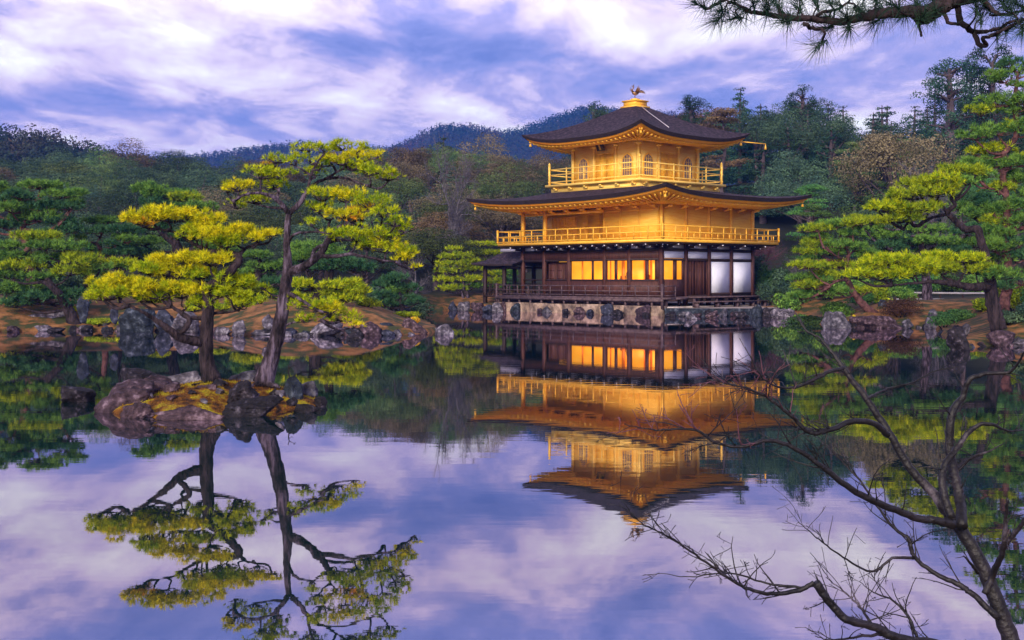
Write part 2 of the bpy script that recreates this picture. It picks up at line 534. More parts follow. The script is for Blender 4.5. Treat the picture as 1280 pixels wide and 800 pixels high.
def ground_z(X, Y):
    X = np.asarray(X, float)
    Y = np.asarray(Y, float)
    d = poly_sd(POLY, X, Y)
    dn = poly_sd(NEAR, X, Y)
    z = np.where(d > 0, 0.16 + 0.75 * sstep(0, 3.5, d) + 0.05 * np.clip(d, 0, 30) * 0.6, np.maximum(-1.4, -0.05 + 0.5 * d))
    zn = np.where(dn > 0, 0.1 + 0.4 * sstep(0, 1.5, dn), np.maximum(-1.4, -0.05 + 0.6 * dn))
    z = np.maximum(z, zn)
    z = z + np.where(d > 0.5, 0.05 * fbm(X, Y, 0.9, 1), 0)
    # the pavilion's level yard
    a = (X - PAV_C.x) * math.cos(PAV_A) + (Y - PAV_C.y) * math.sin(PAV_A)
    b = -(X - PAV_C.x) * math.sin(PAV_A) + (Y - PAV_C.y) * math.cos(PAV_A)
    w = (1 - sstep(0, 4, np.maximum(np.abs(a) - 8, 0) + np.maximum(np.abs(b) - 7, 0))) * (d > 0.0)
    z = z * (1 - w) + 0.42 * w
    r = np.hypot(X, Y)
    px = 640 + FPX * X / np.maximum(Y, 1.0)
    px = np.clip(px, -900, 2200)
    # wooded slope behind the garden; its crest rises to the right
    crest = np.interp(px, [-900, 0, 250, 450, 560, 680, 760, 860, 930, 1100, 1300, 2200], [9.0, 8.0, 6.5, 6.5, 8.0, 8.0, 9.0, 11.0, 12.0, 12.5, 13.5, 14])
    z = z + crest * sstep(80, 150, r) * (Y > 0)
    # left far ridge, and the blue mountain far behind
    h1 = ridge_z([-900, -300, 0, 60, 130, 200, 260, 330, 420, 600, 900, 2200], [150, 150, 146, 148, 160, 176, 190, 204, 214, 225, 240, 250], px, 330, 9)
    h1 = np.maximum(h1, 0) * sstep(170, 330, r) * (Y > 0)
    h2 = ridge_z([-900, -200, 200, 260, 300, 350, 380, 430, 490, 520, 550, 590, 625, 650, 690, 740, 780, 830, 900, 1000, 1280, 2200],
                 [200, 195, 196, 192, 184, 177, 173, 184, 178, 165, 150, 151, 158, 156, 142, 126, 134, 137, 150, 170, 190, 200], px, 1150, 13)
    h2 = np.maximum(h2, 0) * sstep(560, 1150, r) * (1 - 0.5 * sstep(1150, 2500, r)) * (Y > 0)
    n = fbm(X, Y, 0.02, 5, 4)
    z = z + np.where(r > 200, np.maximum(h1 - 13, 0), 0) * (1 - 0.8 * sstep(380, 800, r)) * (1 + 0.05 * n)
    z = np.where(r > 500, np.maximum(z, h2 * (1 + 0.05 * n * (1 - sstep(900, 1150, r)))), z)
    return z


def build_ground():
    az = np.concatenate([np.linspace(-180, -50, 27, endpoint=False), np.linspace(-50, 50, 500, endpoint=False), np.linspace(50, 180, 27)])
    az = np.radians(az)
    rr = [0.0]
    r = 0.8
    while r < 1900:
        rr.append(r)
        r *= 1.017 if r > 30 else 1.03
    rr = np.array(rr)
    A, Rr = np.meshgrid(az, rr)
    X, Y = Rr * np.sin(A), Rr * np.cos(A)
    Z = ground_z(X, Y)
    m, n = X.shape
    i, j = np.meshgrid(np.arange(m - 1), np.arange(n - 1), indexing='ij')
    i, j = i.ravel(), j.ravel()
    F = np.stack([i * n + j, (i + 1) * n + j, (i + 1) * n + j + 1, i * n + j + 1], 1)
    mb = MB()
    mb.add(np.stack([X, Y, Z], -1).reshape(-1, 3), F)
    g = mat('garden_soil', (0.045, 0.055, 0.016), 0.95, 0, (0.32, 0.155, 0.055), 1.6, detail=12, bump=1.0, bscale=8, col3=(0.20, 0.092, 0.030), ramp_pos=(0.43, 0.62))
    # forest floor takes over beyond the lawn: a different soil, by distance from the pond
    t = g.node_tree
    b = t.nodes['Principled BSDF']
    src = b.inputs['Base Color'].links[0].from_socket
    geo = t.nodes.new('ShaderNodeNewGeometry')
    sp = t.nodes.new('ShaderNodeSeparateXYZ')
    t.links.new(geo.outputs['Position'], sp.inputs[0])
    mr = t.nodes.new('ShaderNodeMapRange')
    mr.inputs['From Min'].default_value = 53
    mr.inputs['From Max'].default_value = 60
    t.links.new(sp.outputs['Y'], mr.inputs[0])
    vd = t.nodes.new('ShaderNodeVectorMath')     # the yard round the pavilion keeps its bare soil
    vd.operation = 'DISTANCE'
    t.links.new(geo.outputs['Position'], vd.inputs[0])
    vd.inputs[1].default_value = (PAV_C.x, PAV_C.y - 2, 0.5)
    mr2 = t.nodes.new('ShaderNodeMapRange')
    mr2.inputs['From Min'].default_value = 12.5
    mr2.inputs['From Max'].default_value = 16
    t.links.new(vd.outputs['Value'], mr2.inputs[0])
    fac = math_node('MULTIPLY', mr.outputs[0], mr2.outputs[0], tree=t)
    mx = t.nodes.new('ShaderNodeMix')
    mx.data_type = 'RGBA'
    t.links.new(fac, mx.inputs[0])
    t.links.new(src, mx.inputs[6])
    mx.inputs[7].default_value = (0.020, 0.024, 0.012, 1)
    t.links.new(mx.outputs[2], b.inputs['Base Color'])
    o = mb.build('ground', g, smooth=True)
    tag(o, 'orange brown pine litter and mossy soil of the garden, rising to wooded hills', 'ground', kind='structure')
    return o


build_ground()

# ------------------------------------------------------------------ water
def build_water():
    m = bpy.data.materials.new('pond_water')
    m.use_nodes = True
    t = m.node_tree
    for n in list(t.nodes):
        t.nodes.remove(n)
    tcn = t.nodes.new('ShaderNodeTexCoord')
    mpn = t.nodes.new('ShaderNodeMapping')
    mpn.inputs['Scale'].default_value = (0.7, 2.2, 1)
    t.links.new(tcn.outputs['Object'], mpn.inputs[0])
    n1 = t.nodes.new('ShaderNodeTexNoise')
    n1.inputs['Scale'].default_value = 1.6
    n1.inputs['Detail'].default_value = 3
    t.links.new(mpn.outputs[0], n1.inputs['Vector'])
    n2 = t.nodes.new('ShaderNodeTexNoise')      # calm and ruffled patches
    n2.inputs['Scale'].default_value = 0.06
    n2.inputs['Detail'].default_value = 3
    t.links.new(tcn.outputs['Object'], n2.inputs['Vector'])
    bp = t.nodes.new('ShaderNodeBump')
    bp.inputs['Distance'].default_value = 0.02
    st = math_node('MULTIPLY_ADD', n2.outputs[0], 0.15, -0.045, tree=t)
    t.links.new(math_node('MAXIMUM', st, 0.012, tree=t), bp.inputs['Strength'])
    t.links.new(n1.outputs[0], bp.inputs['Height'])
    gl = t.nodes.new('ShaderNodeBsdfGlossy')
    gl.inputs['Color'].default_value = (0.98, 0.89, 0.98, 1)
    gl.inputs['Roughness'].default_value = 0.012
    t.links.new(bp.outputs[0], gl.inputs['Normal'])
    df = t.nodes.new('ShaderNodeBsdfDiffuse')
    df.inputs['Color'].default_value = (0.004, 0.024, 0.025, 1)
    mx = t.nodes.new('ShaderNodeMixShader')
    fr = t.nodes.new('ShaderNodeFresnel')
    fr.inputs['IOR'].default_value = 1.33
    t.links.new(math_node('MULTIPLY', math_node('POWER', fr.outputs[0], 0.56, tree=t), 1.0, tree=t), mx.inputs[0])
    t.links.new(df.outputs[0], mx.inputs[1])
    t.links.new(gl.outputs[0], mx.inputs[2])
    o_ = t.nodes.new('ShaderNodeOutputMaterial')
    t.links.new(mx.outputs[0], o_.inputs[0])
    mb = MB()
    mb.add([(-260, -20, 0), (260, -20, 0), (260, 100, 0), (-260, 100, 0)], [(0, 1, 2, 3)])
    o = mb.build('water', m)
    tag(o, 'still dark green pond mirroring the sky, the trees and the pavilion', 'water', kind='structure')


build_water()

# ------------------------------------------------------------------ the pavilion
PV = empty('golden_pavilion', tuple(pav(0, 0)), PAV_A,
           'three storey temple pavilion with two gilded upper floors and dark shingled roofs at the water', 'pavilion')
PV.rotation_euler = (0, 0, PAV_A)


def one(name, m, parent=PV, smooth=False, mats=None):
    return lambda mb: mb.build(name, mats or m, parent, smooth)


def roof_ring(hx0, hy0, z0, hx1, hy1, z1, lift, nt=14, ns=25, curve=1.25, cpow=3.2, tpow=2.2):
    """grid points of a hipped roof with upswept corners, for the four sides"""
    sides = [((-1, -1), (1, -1)), ((1, -1), (1, 1)), ((1, 1), (-1, 1)), ((-1, 1), (-1, -1))]
    res = []
    for (a, b) in sides:
        G = np.zeros((nt, ns, 3))
        for i in range(nt):
            t = i / (nt - 1)
            hx, hy = hx0 + (hx1 - hx0) * t, hy0 + (hy1 - hy0) * t
            for j in range(ns):
                s = j / (ns - 1)
                c = abs(2 * s - 1) ** cpow
                push = 1 + 0.012 * c * t
                x = (a[0] + (b[0] - a[0]) * s) * hx * push
                y = (a[1] + (b[1] - a[1]) * s) * hy * push
                G[i, j] = (x, y, z0 + (z1 - z0) * (1 - (1 - t) ** curve) + lift * c * t ** tpow)
        res.append(G)
    return res


def add_grid(mb, G, mi=0, flip=False):
    m, n, _ = G.shape
    i, j = np.meshgrid(np.arange(m - 1), np.arange(n - 1), indexing='ij')
    i, j = i.ravel(), j.ravel()
    F = np.stack([i * n + j, (i + 1) * n + j, (i + 1) * n + j + 1, i * n + j + 1], 1)
    if flip:
        F = F[:, ::-1]
    mb.add(G.reshape(-1, 3), F, mi)


def make_roof(name, label, hx0, hy0, z0, hx1, hy1, z1, lift, thick, wx, wy, wz, curve, wall_lift=0.0, step=0.42):
    mb = MB()
    top = roof_ring(hx0, hy0, z0, hx1, hy1, z1, lift, curve=curve)
    inn = 0.10
    low = roof_ring(hx0, hy0, z0 - thick, hx1 - inn, hy1 - inn, z1 - thick, lift, curve=curve)
    for G, H in zip(top, low):
        add_grid(mb, G, 0)
        add_grid(mb, H, 1, True)
        E = np.stack([G[-1], G[-1] * [1, 1, 1] * 0.5 + H[-1] * 0.5 + np.array([0, 0, 0.0]), H[-1]])
        add_grid(mb, E, 1)
    rf = mb.build(name, [M['bark_roof'], M['thatch_edge']], PV, True)
    # gilded eave board under the thatch
    f = MB()
    a = roof_ring(wx, wy, wz, hx1 - 0.16, hy1 - 0.16, z1 - thick - 0.004, lift, tpow=1.6, curve=1.0)
    b = roof_ring(wx, wy, wz, hx1 - 0.30, hy1 - 0.30, z1 - thick - 0.15, lift, tpow=1.6, curve=1.0)
    for G, H in zip(a, b):
        add_grid(f, np.stack([G[-1], H[-1]]), 0)
    f.build('eave_board', M['gold'], rf)
    s = MB()
    for G in roof_ring(wx, wy, wz, hx1 - 0.20, hy1 - 0.20, z1 - thick - 0.10, lift, tpow=1.6, curve=1.0):
        add_grid(s, G, 0, True)
    s.build('eave_soffit', M['gold_soffit'], rf)
    # rafters run from the wall to the eave, one mesh per side
    for (ax, sgn, half, whalf) in (('x', -1, hx1, wx), ('x', 1, hx1, wx), ('y', -1, hy1, wy), ('y', 1, hy1, wy)):
        r_ = MB()
        k = int(2 * half / step)
        for i in range(k + 1):
            q = -half + 0.25 + (2 * half - 0.5) * i / k
            c = abs(q / half) ** 3.2
            q0 = max(-whalf, min(whalf, q))
            for (e0, e1, dz) in ((0.0, 1.0, 0.0),):
                if ax == 'x':
                    p = (q0, sgn * wy, wz - 0.09)
                    o = (q, sgn * (hy1 - 0.34), z1 - thick - 0.19 + lift * c)
                else:
                    p = (sgn * wx, q0, wz - 0.09)
                    o = (sgn * (hx1 - 0.34), q, z1 - thick - 0.19 + lift * c)
                mid = (Vector(p) + Vector(o)) / 2 + Vector((0, 0, -0.03))
                r_.beam(p, mid, 0.08, 0.09)
                r_.beam(mid, o, 0.08, 0.09)
        r_.build('rafters', M['gold'], rf)
    # wind bells at the four corners
    for sx in (-1, 1):
        for sy in (-1, 1):
            b_ = MB()
            x, y, zc = sx * (hx1 - 0.35), sy * (hy1 - 0.35), z1 - thick - 0.2 + lift * 0.9
            b_.tube([(x, y, zc), (x, y, zc - 0.12), (x, y, zc - 0.13), (x, y, zc - 0.30)], [0.012, 0.012, 0.05, 0.085], 8)
            b_.build('wind_bell', M['gold'], rf)
    return rf


# stone base: a wall of tan blocks that meets the water
sb = MB()
x = -7.2
while x < 6.85:
    w = rng.uniform(1.3, 2.1)
    w = min(w, 6.95 - x)
    sb.box(x + 0.02, x + w - 0.02, -5.52 + rng.uniform(-.05, .05), -4.9, -0.6, 0.56 + rng.uniform(-.03, .02))
    x += w
sb.build('stone_base', M['stone_tan'], PV)
# yard paving beside and behind
pb = MB()
pb.box(-7.0, 6.9, -4.9, 6.5, -0.3, 0.50)
pb.build('stone_floor', M['paving'], PV)
e0, e1 = pav(7.0, -5.3), Vector(((958 - 640) / FPX * 64.4, 64.4, 0))
kb = MB()
c_, s_ = math.cos(-PAV_A), math.sin(-PAV_A)
def inv_pav(p):
    q = p - PAV_C
    return (c_ * q.x - s_ * q.y, s_ * q.x + c_ * q.y)
Q = [inv_pav(e0), inv_pav(e1), inv_pav(Vector(((1000 - 640) / FPX * 66.5, 66.5, 0))), (8.6, 7.0), (6.91, 7.0), (6.91, -5.3)]
kb.add([(x, y, 0.44) for x, y in Q] + [(x, y, -0.4) for x, y in Q], [(0, 1, 7, 6), (1, 2, 8, 7), (2, 3, 9, 8), (3, 4, 10, 9)], 1)
kb.add([(x, y, 0.44) for x, y in Q], [tuple(range(6))])
kb.build('stone_edge', [M['paving'], M['rock_blue']], PV)

# ground floor: posts on a grid, walls, lit openings
DK = 1.02          # deck height
Z2 = 4.10          # underside of the gilded balcony
XP = [-5.81, -3.80, -1.60, 1.42, 3.39, 5.81]
YP = [-4.22, -2.11, 0.0, 2.11, 4.22]
for x in XP:
    for y in (-4.22, 4.22):
        MB().box(x - 0.11, x + 0.11, y - 0.11, y + 0.11, 0.5, Z2).build('post', M['brown_wood'], PV)
for y in YP[1:-1]:
    for x in (-5.81, 5.81):
        MB().box(x - 0.11, x + 0.11, y - 0.11, y + 0.11, 0.5, Z2).build('post', M['brown_wood'], PV)
bm_ = MB()
for y in (-4.22, 4.22):
    bm_.box(-5.9, 5.9, y - 0.08, y + 0.08, 3.12, 3.24)
    bm_.box(-5.9, 5.9, y - 0.085, y + 0.085, 3.66, 3.79)
    bm_.box(-5.9, 5.9, y - 0.075, y + 0.075, 1.94, 2.03)
for x in (-5.81, 5.81):
    bm_.box(x - 0.085, x + 0.085, -4.14, 4.14, 3.10, 3.235)
    bm_.box(x - 0.09, x + 0.09, -4.135, 4.135, 3.655, 3.80)
bm_.build('beams', M['dark_wood'], PV)
wl_ = MB()
wl_.box(-5.75, 5.75, -4.27, -4.19, 3.24, 3.66)          # brown board band, front
wl_.box(-3.72, 5.75, -4.26, -4.20, DK, 1.94)            # low wainscot, front
wl_.box(-1.55, -1.43, -4.255, -4.2, 2.03, 3.12)
wl_.box(0.34, 0.49, -4.255, -4.2, 2.03, 3.12)
wl_.box(2.22, 2.42, -4.255, -4.2, 2.03, 3.12)
wl_.box(4.62, 4.86, -4.255, -4.2, 2.03, 3.12)
wl_.box(5.36, 5.70, -4.255, -4.2, 2.03, 3.12)
wl_.box(5.76, 5.85, -4.11, -2.22, DK, 2.03)             # right face wainscot
wl_.box(5.76, 5.84, -3.16, -2.90, 2.03, 3.10)
wl_.box(5.76, 5.84, -2.40, -2.22, 2.03, 3.10)
wl_.box(-5.75, 5.75, 4.18, 4.26, DK, 3.66)              # back
wl_.box(-5.85, -5.77, 0.0, 4.11, DK, 3.66)              # far side
wl_.build('timber_wall', M['brown_wood'], PV)
# recessed doors in the open left bay
for i, x in enumerate(np.arange(-3.65, -1.65, 0.68)):
    d = MB()
    d.box(x, x + 0.62, -4.00, -3.94, DK, 3.10)
    for q in (x + 0.05, x + 0.57):
        d.box(q - 0.04, q + 0.04, -4.03, -4.001, DK, 3.10)
    for q in (1.1, 1.6, 2.1, 2.6, 3.05):
        d.box(x + 0.09, x + 0.53, -4.03, -4.001, q - 0.03, q + 0.03)
    d.build('panel_door', M['brown_wood'], PV)
# plank door on the right face
for y0, y1 in ((-1.98, -1.15), (-1.13, -0.12)):
    d = MB()
    d.box(5.76, 5.80, y0, y1, DK + 0.1, 3.10)
    for q in np.linspace(y0 + 0.06, y1 - 0.06, 4):
        d.box(5.801, 5.85, q - 0.035, q + 0.035, DK + 0.1, 3.10)
    d.build('plank_door', M['brown_wood'], PV)
MB().box(5.77, 5.83, -4.11, 4.11, DK, DK + 0.1).build('sill', M['dark_wood'], PV)
# white plaster panels
for y0, y1 in ((0.11, 1.99), (2.23, 4.10)):
    MB().box(5.775, 5.835, y0, y1, 1.24, 3.08).build('white_panel', M['plaster'], PV)
MB().box(5.77, 5.845, 0.11, 4.11, DK + 0.1, 1.23).build('sill', M['dark_wood'], PV)
for i in range(4):
    MB().box(5.775, 5.835, YP[i] + 0.13, YP[i + 1] - 0.13, 3.25, 3.64).build('white_panel', M['plaster'], PV)
for i in range(4):
    MB().box(5.775, 5.835, YP[i] + 0.16, YP[i + 1] - 0.16, 3.82, 4.03).build('white_panel', M['plaster'], PV)
for x0, x1 in ((-5.6, -4.75), (-4.6, -3.95), (-3.65, -2.75), (-2.6, -1.75), (-1.45, -0.55), (-0.4, 0.5), (0.62, 1.28), (1.56, 2.4), (2.5, 3.25), (3.52, 4.5), (4.65, 5.6)):
    MB().box(x0, x1, -4.25, -4.19, 3.82, 4.03).build('white_panel', M['plaster'], PV)
MB().box(-5.75, 5.75, -4.18, -4.12, 3.79, Z2 + 0.02).build('frieze_board', M['dark_wood'], PV)
MB().box(5.70, 5.77, -4.12, 4.12, 3.79, Z2 + 0.02).build('frieze_board', M['dark_wood'], PV)
# brackets under the balcony, dark arms with white tips
def bracket(x, y, dx, dy):
    b = MB()
    for s, (l, z0) in enumerate(((0.62, 3.86), (1.0, 3.98))):
        b.beam((x, y, z0), (x + dx * l, y + dy * l, z0 + 0.02), 0.11, 0.11, 0)
        b.beam((x + dx * l, y + dy * l, z0 + 0.02), (x + dx * (l + 0.06), y + dy * (l + 0.06), z0 + 0.03), 0.055, 0.055, 1)
    e = (x + dx * 0.6, y + dy * 0.6)
    b.beam((e[0] - dy * 0.42, e[1] - dx * 0.42, 3.98), (e[0] + dy * 0.42, e[1] + dx * 0.42, 3.98), 0.09, 0.09, 0)
    for s in (-1, 1):
        b.beam((e[0] + s * dy * 0.42, e[1] + s * dx * 0.42, 3.98), (e[0] + s * dy * 0.47, e[1] + s * dx * 0.47, 3.98), 0.05, 0.05, 1)
    b.build('bracket', [M['dark_wood'], M['plaster']], PV)


for x in (-5.81, -3.8, -2.7, -1.6, -0.5, 0.5, 1.42, 2.4, 3.39, 4.6, 5.6):
    bracket(x, -4.28, 0, -1)
for y in (-4.0, -2.11, 0, 2.11, 4.1):
    bracket(5.86, y, 1, 0)
bracket(5.86, -4.27, 0.75, -0.75)

# the lit room: its walls and pillars emit light in place of lamps
ir = MB()
ir.box(-3.72, 4.94, -3.05, -3.0, DK, 3.6)
ir.build('lit_back_wall', M['glow'], PV)
ir = MB()
ir.box(4.95, 5.0, -4.0, -1.1, DK, 3.6)
ir.build('lit_side_wall', M['glow'], PV)
for x, w in ((-1.35, 0.1), (0.62, 0.16), (1.05, 0.05), (2.0, 0.22), (3.75, 0.05), (4.25, 0.1)):
    MB().box(x, x + w, -3.40, -3.34, DK, 3.6).build('room_pillar', M['glow_dim'], PV)


def figure(x, y, s):
    b = MB()
    prof = [(0, 0.30), (0.10, 0.34), (0.16, 0.24), (0.30, 0.30), (0.42, 0.20), (0.62, 0.24), (0.74, 0.10), (0.80, 0.13), (0.90, 0.12), (1.0, 0.03)]
    b.tube([(x, y, 1.75 + p[0] * s) for p in prof], [p[1] * s * 0.8 for p in prof], 12, rough=0.05)
    b.box(x - 0.3, x + 0.3, y - 0.3, y + 0.3, DK, 1.75)
    b.build('altar_figure', M['inside'], PV)


figure(2.55, -3.5, 0.75)
figure(4.2, -3.55, 0.8)
figure(2.0, -3.45, 0.5)
MB().box(-5.75, 5.75, -4.1, 4.1, DK - 0.12, DK - 0.02).build('room_floor', M['dark_wood'], PV)
MB().box(-5.75, 5.75, -4.1, 4.1, 3.62, 3.66).build('room_ceiling', M['brown_wood'], PV)
MB().box(-5.7, -3.74, -2.3, -2.25, DK, 3.6).build('room_partition', M['brown_wood'], PV)

# deck with its low railing, then the two bench-like steps
dk = MB()
dk.box(-7.1, 7.0, -5.45, -4.33, 0.90, DK)
dk.box(5.93, 7.0, -4.33, -3.2, 0.90, DK)
dk.box(-7.12, 7.02, -5.50, -5.42, 0.78, 0.93)
for x in np.arange(-6.9, 7.0, 1.0):
    dk.box(x - 0.06, x + 0.06, -5.40, -5.28, 0.5, 0.79)
dk.box(-6.9, 6.8, -4.9, -4.8, 0.5, 0.9)
dko = dk.build('veranda_deck', M['deck_wood'], PV)


def railing(name, m, pts, zb, zt, levels, step, post, rail, parent, short=None, ext=0.0):
    b = MB()
    for (p, q) in zip(pts[:-1], pts[1:]):
        p, q = Vector((*p, 0)), Vector((*q, 0))
        d = (q - p)
        ln = d.length
        d.normalize()
        for z_ in levels:
            b.beam(p - d * ext + Vector((0, 0, z_)), q + d * ext + Vector((0, 0, z_)), rail, rail)
        k = max(1, round(ln / step))
        for i in range(k + 1):
            c = p + d * (ln * i / k)
            b.box(c.x - post / 2, c.x + post / 2, c.y - post / 2, c.y + post / 2, zb, zt)
            if short and i < k:
                c = p + d * (ln * (i + 0.5) / k)
                b.box(c.x - post * .4, c.x + post * .4, c.y - post * .4, c.y + post * .4, zb, short)
    return b.build(name, m, parent)


railing('deck_railing', M['deck_wood'], [(-7.0, -4.3), (-7.0, -5.42), (6.92, -5.42), (6.92, -4.3)], DK, 1.64, (1.655, 1.36, 1.12), 1.0, 0.06, 0.055, dko)
for (x, y) in ((6.92, -5.42), (-7.0, -5.42)):
    MB().box(x - 0.06, x + 0.06, y - 0.06, y + 0.06, 0.42, 1.78).build('newel_post', M['deck_wood'], dko)
b1 = MB()
b1.box(5.93, 7.35, -3.15, 5.3, 0.98, 1.05)
for y in (-3.0, -1.0, 1.0, 3.0, 4.2, 5.1):
    for x in (6.1, 7.2):
        b1.box(x - 0.07, x + 0.07, y - 0.07, y + 0.07, 0.42, 0.98)
b1.build('veranda_bench', M['deck_wood'], PV)
b2 = MB()
b2.box(7.45, 7.95, -3.6, 3.0, 0.74, 0.80)
for y in (-3.4, -1.6, 0.2, 1.7, 2.85):
    b2.box(7.55, 7.85, y - 0.06, y + 0.06, 0.42, 0.74)
b2.build('low_step', M['deck_wood'], PV)

# second floor: gilded balcony, railing, walls
HX2, HY2 = 6.93, 5.40
bal = MB()
bal.box(-HX2, HX2, -HY2, HY2, 4.14, 4.30)
bal.box(-HX2 + 0.1, HX2 - 0.1, -HY2 + 0.1, HY2 - 0.1, 4.06, 4.14, 1)
bal = bal.build('balcony', [M['gold'], M['dark_wood']], PV)
railing('balcony_railing', M['gold'], [(-HX2, -HY2), (HX2, -HY2), (HX2, HY2), (-HX2, HY2), (-HX2, -HY2)], 4.30, 5.04, (5.055, 4.70, 4.38), 1.05, 0.06, 0.06, bal, short=4.70, ext=0.08)
for sx, sy in ((-1, -1), (1, -1), (1, 1), (-1, 1)):
    MB().box(sx * HX2 - 0.05, sx * HX2 + 0.05, sy * HY2 - 0.05, sy * HY2 + 0.05, 4.3, 5.16).build('newel_post', M['gold'], bal)
W2T = 6.40
for x in (-5.81, -3.76):
    MB().box(x - 0.10, x + 0.10, -4.32, -4.12, 4.30, W2T).build('gilded_post', M['gold'], PV)
for y in YP:
    MB().box(5.72, 5.92, y - 0.10, y + 0.10, 4.30, W2T).build('gilded_post', M['gold'], PV)
MB().box(-5.91, -5.71, 4.12, 4.32, 4.30, W2T).build('gilded_post', M['gold'], PV)
MB().box(1.33, 5.71, -4.30, -4.16, 4.30, W2T).build('gilded_wall', M['gold_wall'], PV)
MB().box(5.74, 5.83, -4.12, 4.12, 4.30, W2T).build('gilded_wall', M['gold_wall'], PV)
MB().box(-5.80, 5.70, 4.16, 4.26, 4.30, W2T).build('gilded_wall', M['gold_wall'], PV)
MB().box(-5.80, 1.30, -2.18, -2.08, 4.30, W2T).build('gilded_wall', M['gold_wall'], PV)
MB().box(-5.90, -5.81, -2.0, 4.12, 4.30, W2T).build('gilded_wall', M['gold_wall'], PV)
MB().box(1.30, 1.40, -4.16, -2.0, 4.30, W2T).build('gilded_wall', M['gold_wall'], PV)
lint = MB()
lint.box(-5.9, 1.33, -4.29, -4.15, 6.02, 6.14)
for x0, x1 in ((1.40, 2.72), (2.80, 4.18), (4.26, 5.68)):
    for q in (x0, x1 - 0.04):
        lint.box(q, q + 0.04, -4.325, -4.301, 4.32, 6.0)
    lint.box(x0, x1, -4.325, -4.301, 6.0, 6.05)
lint.build('wall_battens', M['gold'], PV)
# latticed shutter and panel doors on the recessed wall
sh = MB()
for z_ in np.arange(4.45, 6.0, 0.10):
    sh.box(-5.2, -3.1, -2.215, -2.181, z_, z_ + 0.045)
for x_ in np.arange(-5.2, -3.0, 0.30):
    sh.box(x_, x_ + 0.03, -2.225, -2.186, 4.4, 6.0)
sh.build('lattice_shutter', M['gold'], PV)
for i in range(4):
    d = MB()
    x_ = -2.95 + i * 1.0
    d.box(x_, x_ + 0.94, -2.22, -2.182, 4.35, 6.0)
    d.box(x_ + 0.08, x_ + 0.86, -2.235, -2.221, 4.45, 5.9)
    d.build('gilded_door', M['gold_wall'], PV)
for x0 in (1.36, 3.0, 4.6):     # eave brackets of the flat wall
    pass
make_roof('lower_roof', None, 3.55, 3.55, 7.52, 8.33, 6.74, 6.80, 0.44, 0.22, 5.85, 4.26, 6.42, 1.35)
for i in range(9):
    x_ = -5.6 + i * 1.4
    b = MB()
    b.beam((x_, -4.3, 6.12), (x_, -4.9, 6.22), 0.09, 0.10)
    b.beam((x_ - 0.2, -4.75, 6.22), (x_ + 0.2, -4.75, 6.22), 0.08, 0.08)
    b.build('eave_bracket', M['gold'], PV)
for i in range(7):
    y_ = -4.0 + i * 1.34
    b = MB()
    b.beam((5.9, y_, 6.12), (6.5, y_, 6.22), 0.09, 0.10)
    b.beam((6.35, y_ - 0.2, 6.22), (6.35, y_ + 0.2, 6.22), 0.08, 0.08)
    b.build('eave_bracket', M['gold'], PV)

# third floor
b3 = MB()
b3.box(-3.72, 3.72, -3.72, 3.72, 7.36, 7.78)
b3.box(-4.0, 4.0, -4.0, 4.0, 7.80, 7.94)
b3.box(-3.80, 3.80, -3.80, 3.80, 7.74, 7.80)
for s in np.arange(-3.3, 3.4, 1.32):
    b3.box(s - 0.16, s + 0.16, -3.83, -3.72, 7.58, 7.68)
    b3.box(s - 0.07, s + 0.07, -3.92, -3.72, 7.66, 7.76)
    b3.box(3.72, 3.83, s - 0.16, s + 0.16, 7.58, 7.68)
    b3.box(3.72, 3.92, s - 0.07, s + 0.07, 7.66, 7.76)
b3 = b3.build('upper_balcony', M['gold_pale'], PV)
q = 3.80
railing('balcony_railing', M['gold_pale'], [(-q, -q), (q, -q), (q, q), (-q, q), (-q, -q)], 7.94, 8.96, (8.90, 8.56, 8.12), 1.5, 0.06, 0.06, b3, ext=0.1)
for sx, sy in ((-1, -1), (1, -1), (1, 1), (-1, 1)):
    b = MB()
    b.box(sx * q - 0.06, sx * q + 0.06, sy * q - 0.06, sy * q + 0.06, 7.94, 9.15)
    b.tube([(sx * q, sy * q, 9.15), (sx * q, sy * q, 9.19), (sx * q, sy * q, 9.26), (sx * q, sy * q, 9.36)], [0.035, 0.075, 0.07, 0.01], 8)
    b.build('newel_post', M['gold_pale'], b3)
W3T = 10.45
core = MB()
core.box(-2.70, 2.70, -2.70, 2.70, 7.94, W3T)
core = core.build('gilded_wall', M['gold_pale'], PV)
for s in (-2.75, -0.92, 0.92, 2.75):
    for ax in range(4):
        c = [(s, -2.75), (2.75, s), (s, 2.75), (-2.75, s)][ax]
        if ax in (1, 3) and abs(s) > 2.7:
            continue
        b = MB()
        b.box(c[0] - 0.085, c[0] + 0.085, c[1] - 0.085, c[1] + 0.085, 7.94, 10.1)
        b.box(c[0] - 0.16, c[0] + 0.16, c[1] - 0.16, c[1] + 0.16, 10.1, 10.2)
        b.box(c[0] - 0.22, c[0] + 0.22, c[1] - 0.22, c[1] + 0.22, 10.28, 10.36)
        b.build('gilded_post', M['gold_pale'], PV)


def face_pt(face, s, dd, z_):
    return (s, -2.70 - dd, z_) if face == 0 else (2.70 + dd, s, z_)


def arch_outline(w, z0, z1):
    """cusped bell-shaped window outline"""
    hw = w / 2
    P = [(-hw, z0), (hw, z0)]
    zs = z0 + (z1 - z0) * 0.58
    right = [(hw * 0.96, zs), (hw * 1.0, zs + 0.12), (hw * 0.86, zs + 0.30), (hw * 0.56, z1 - 0.12), (hw * 0.22, z1 - 0.05), (0, z1)]
    P += right + [(-a, b) for a, b in right[:-1][::-1]]
    return P


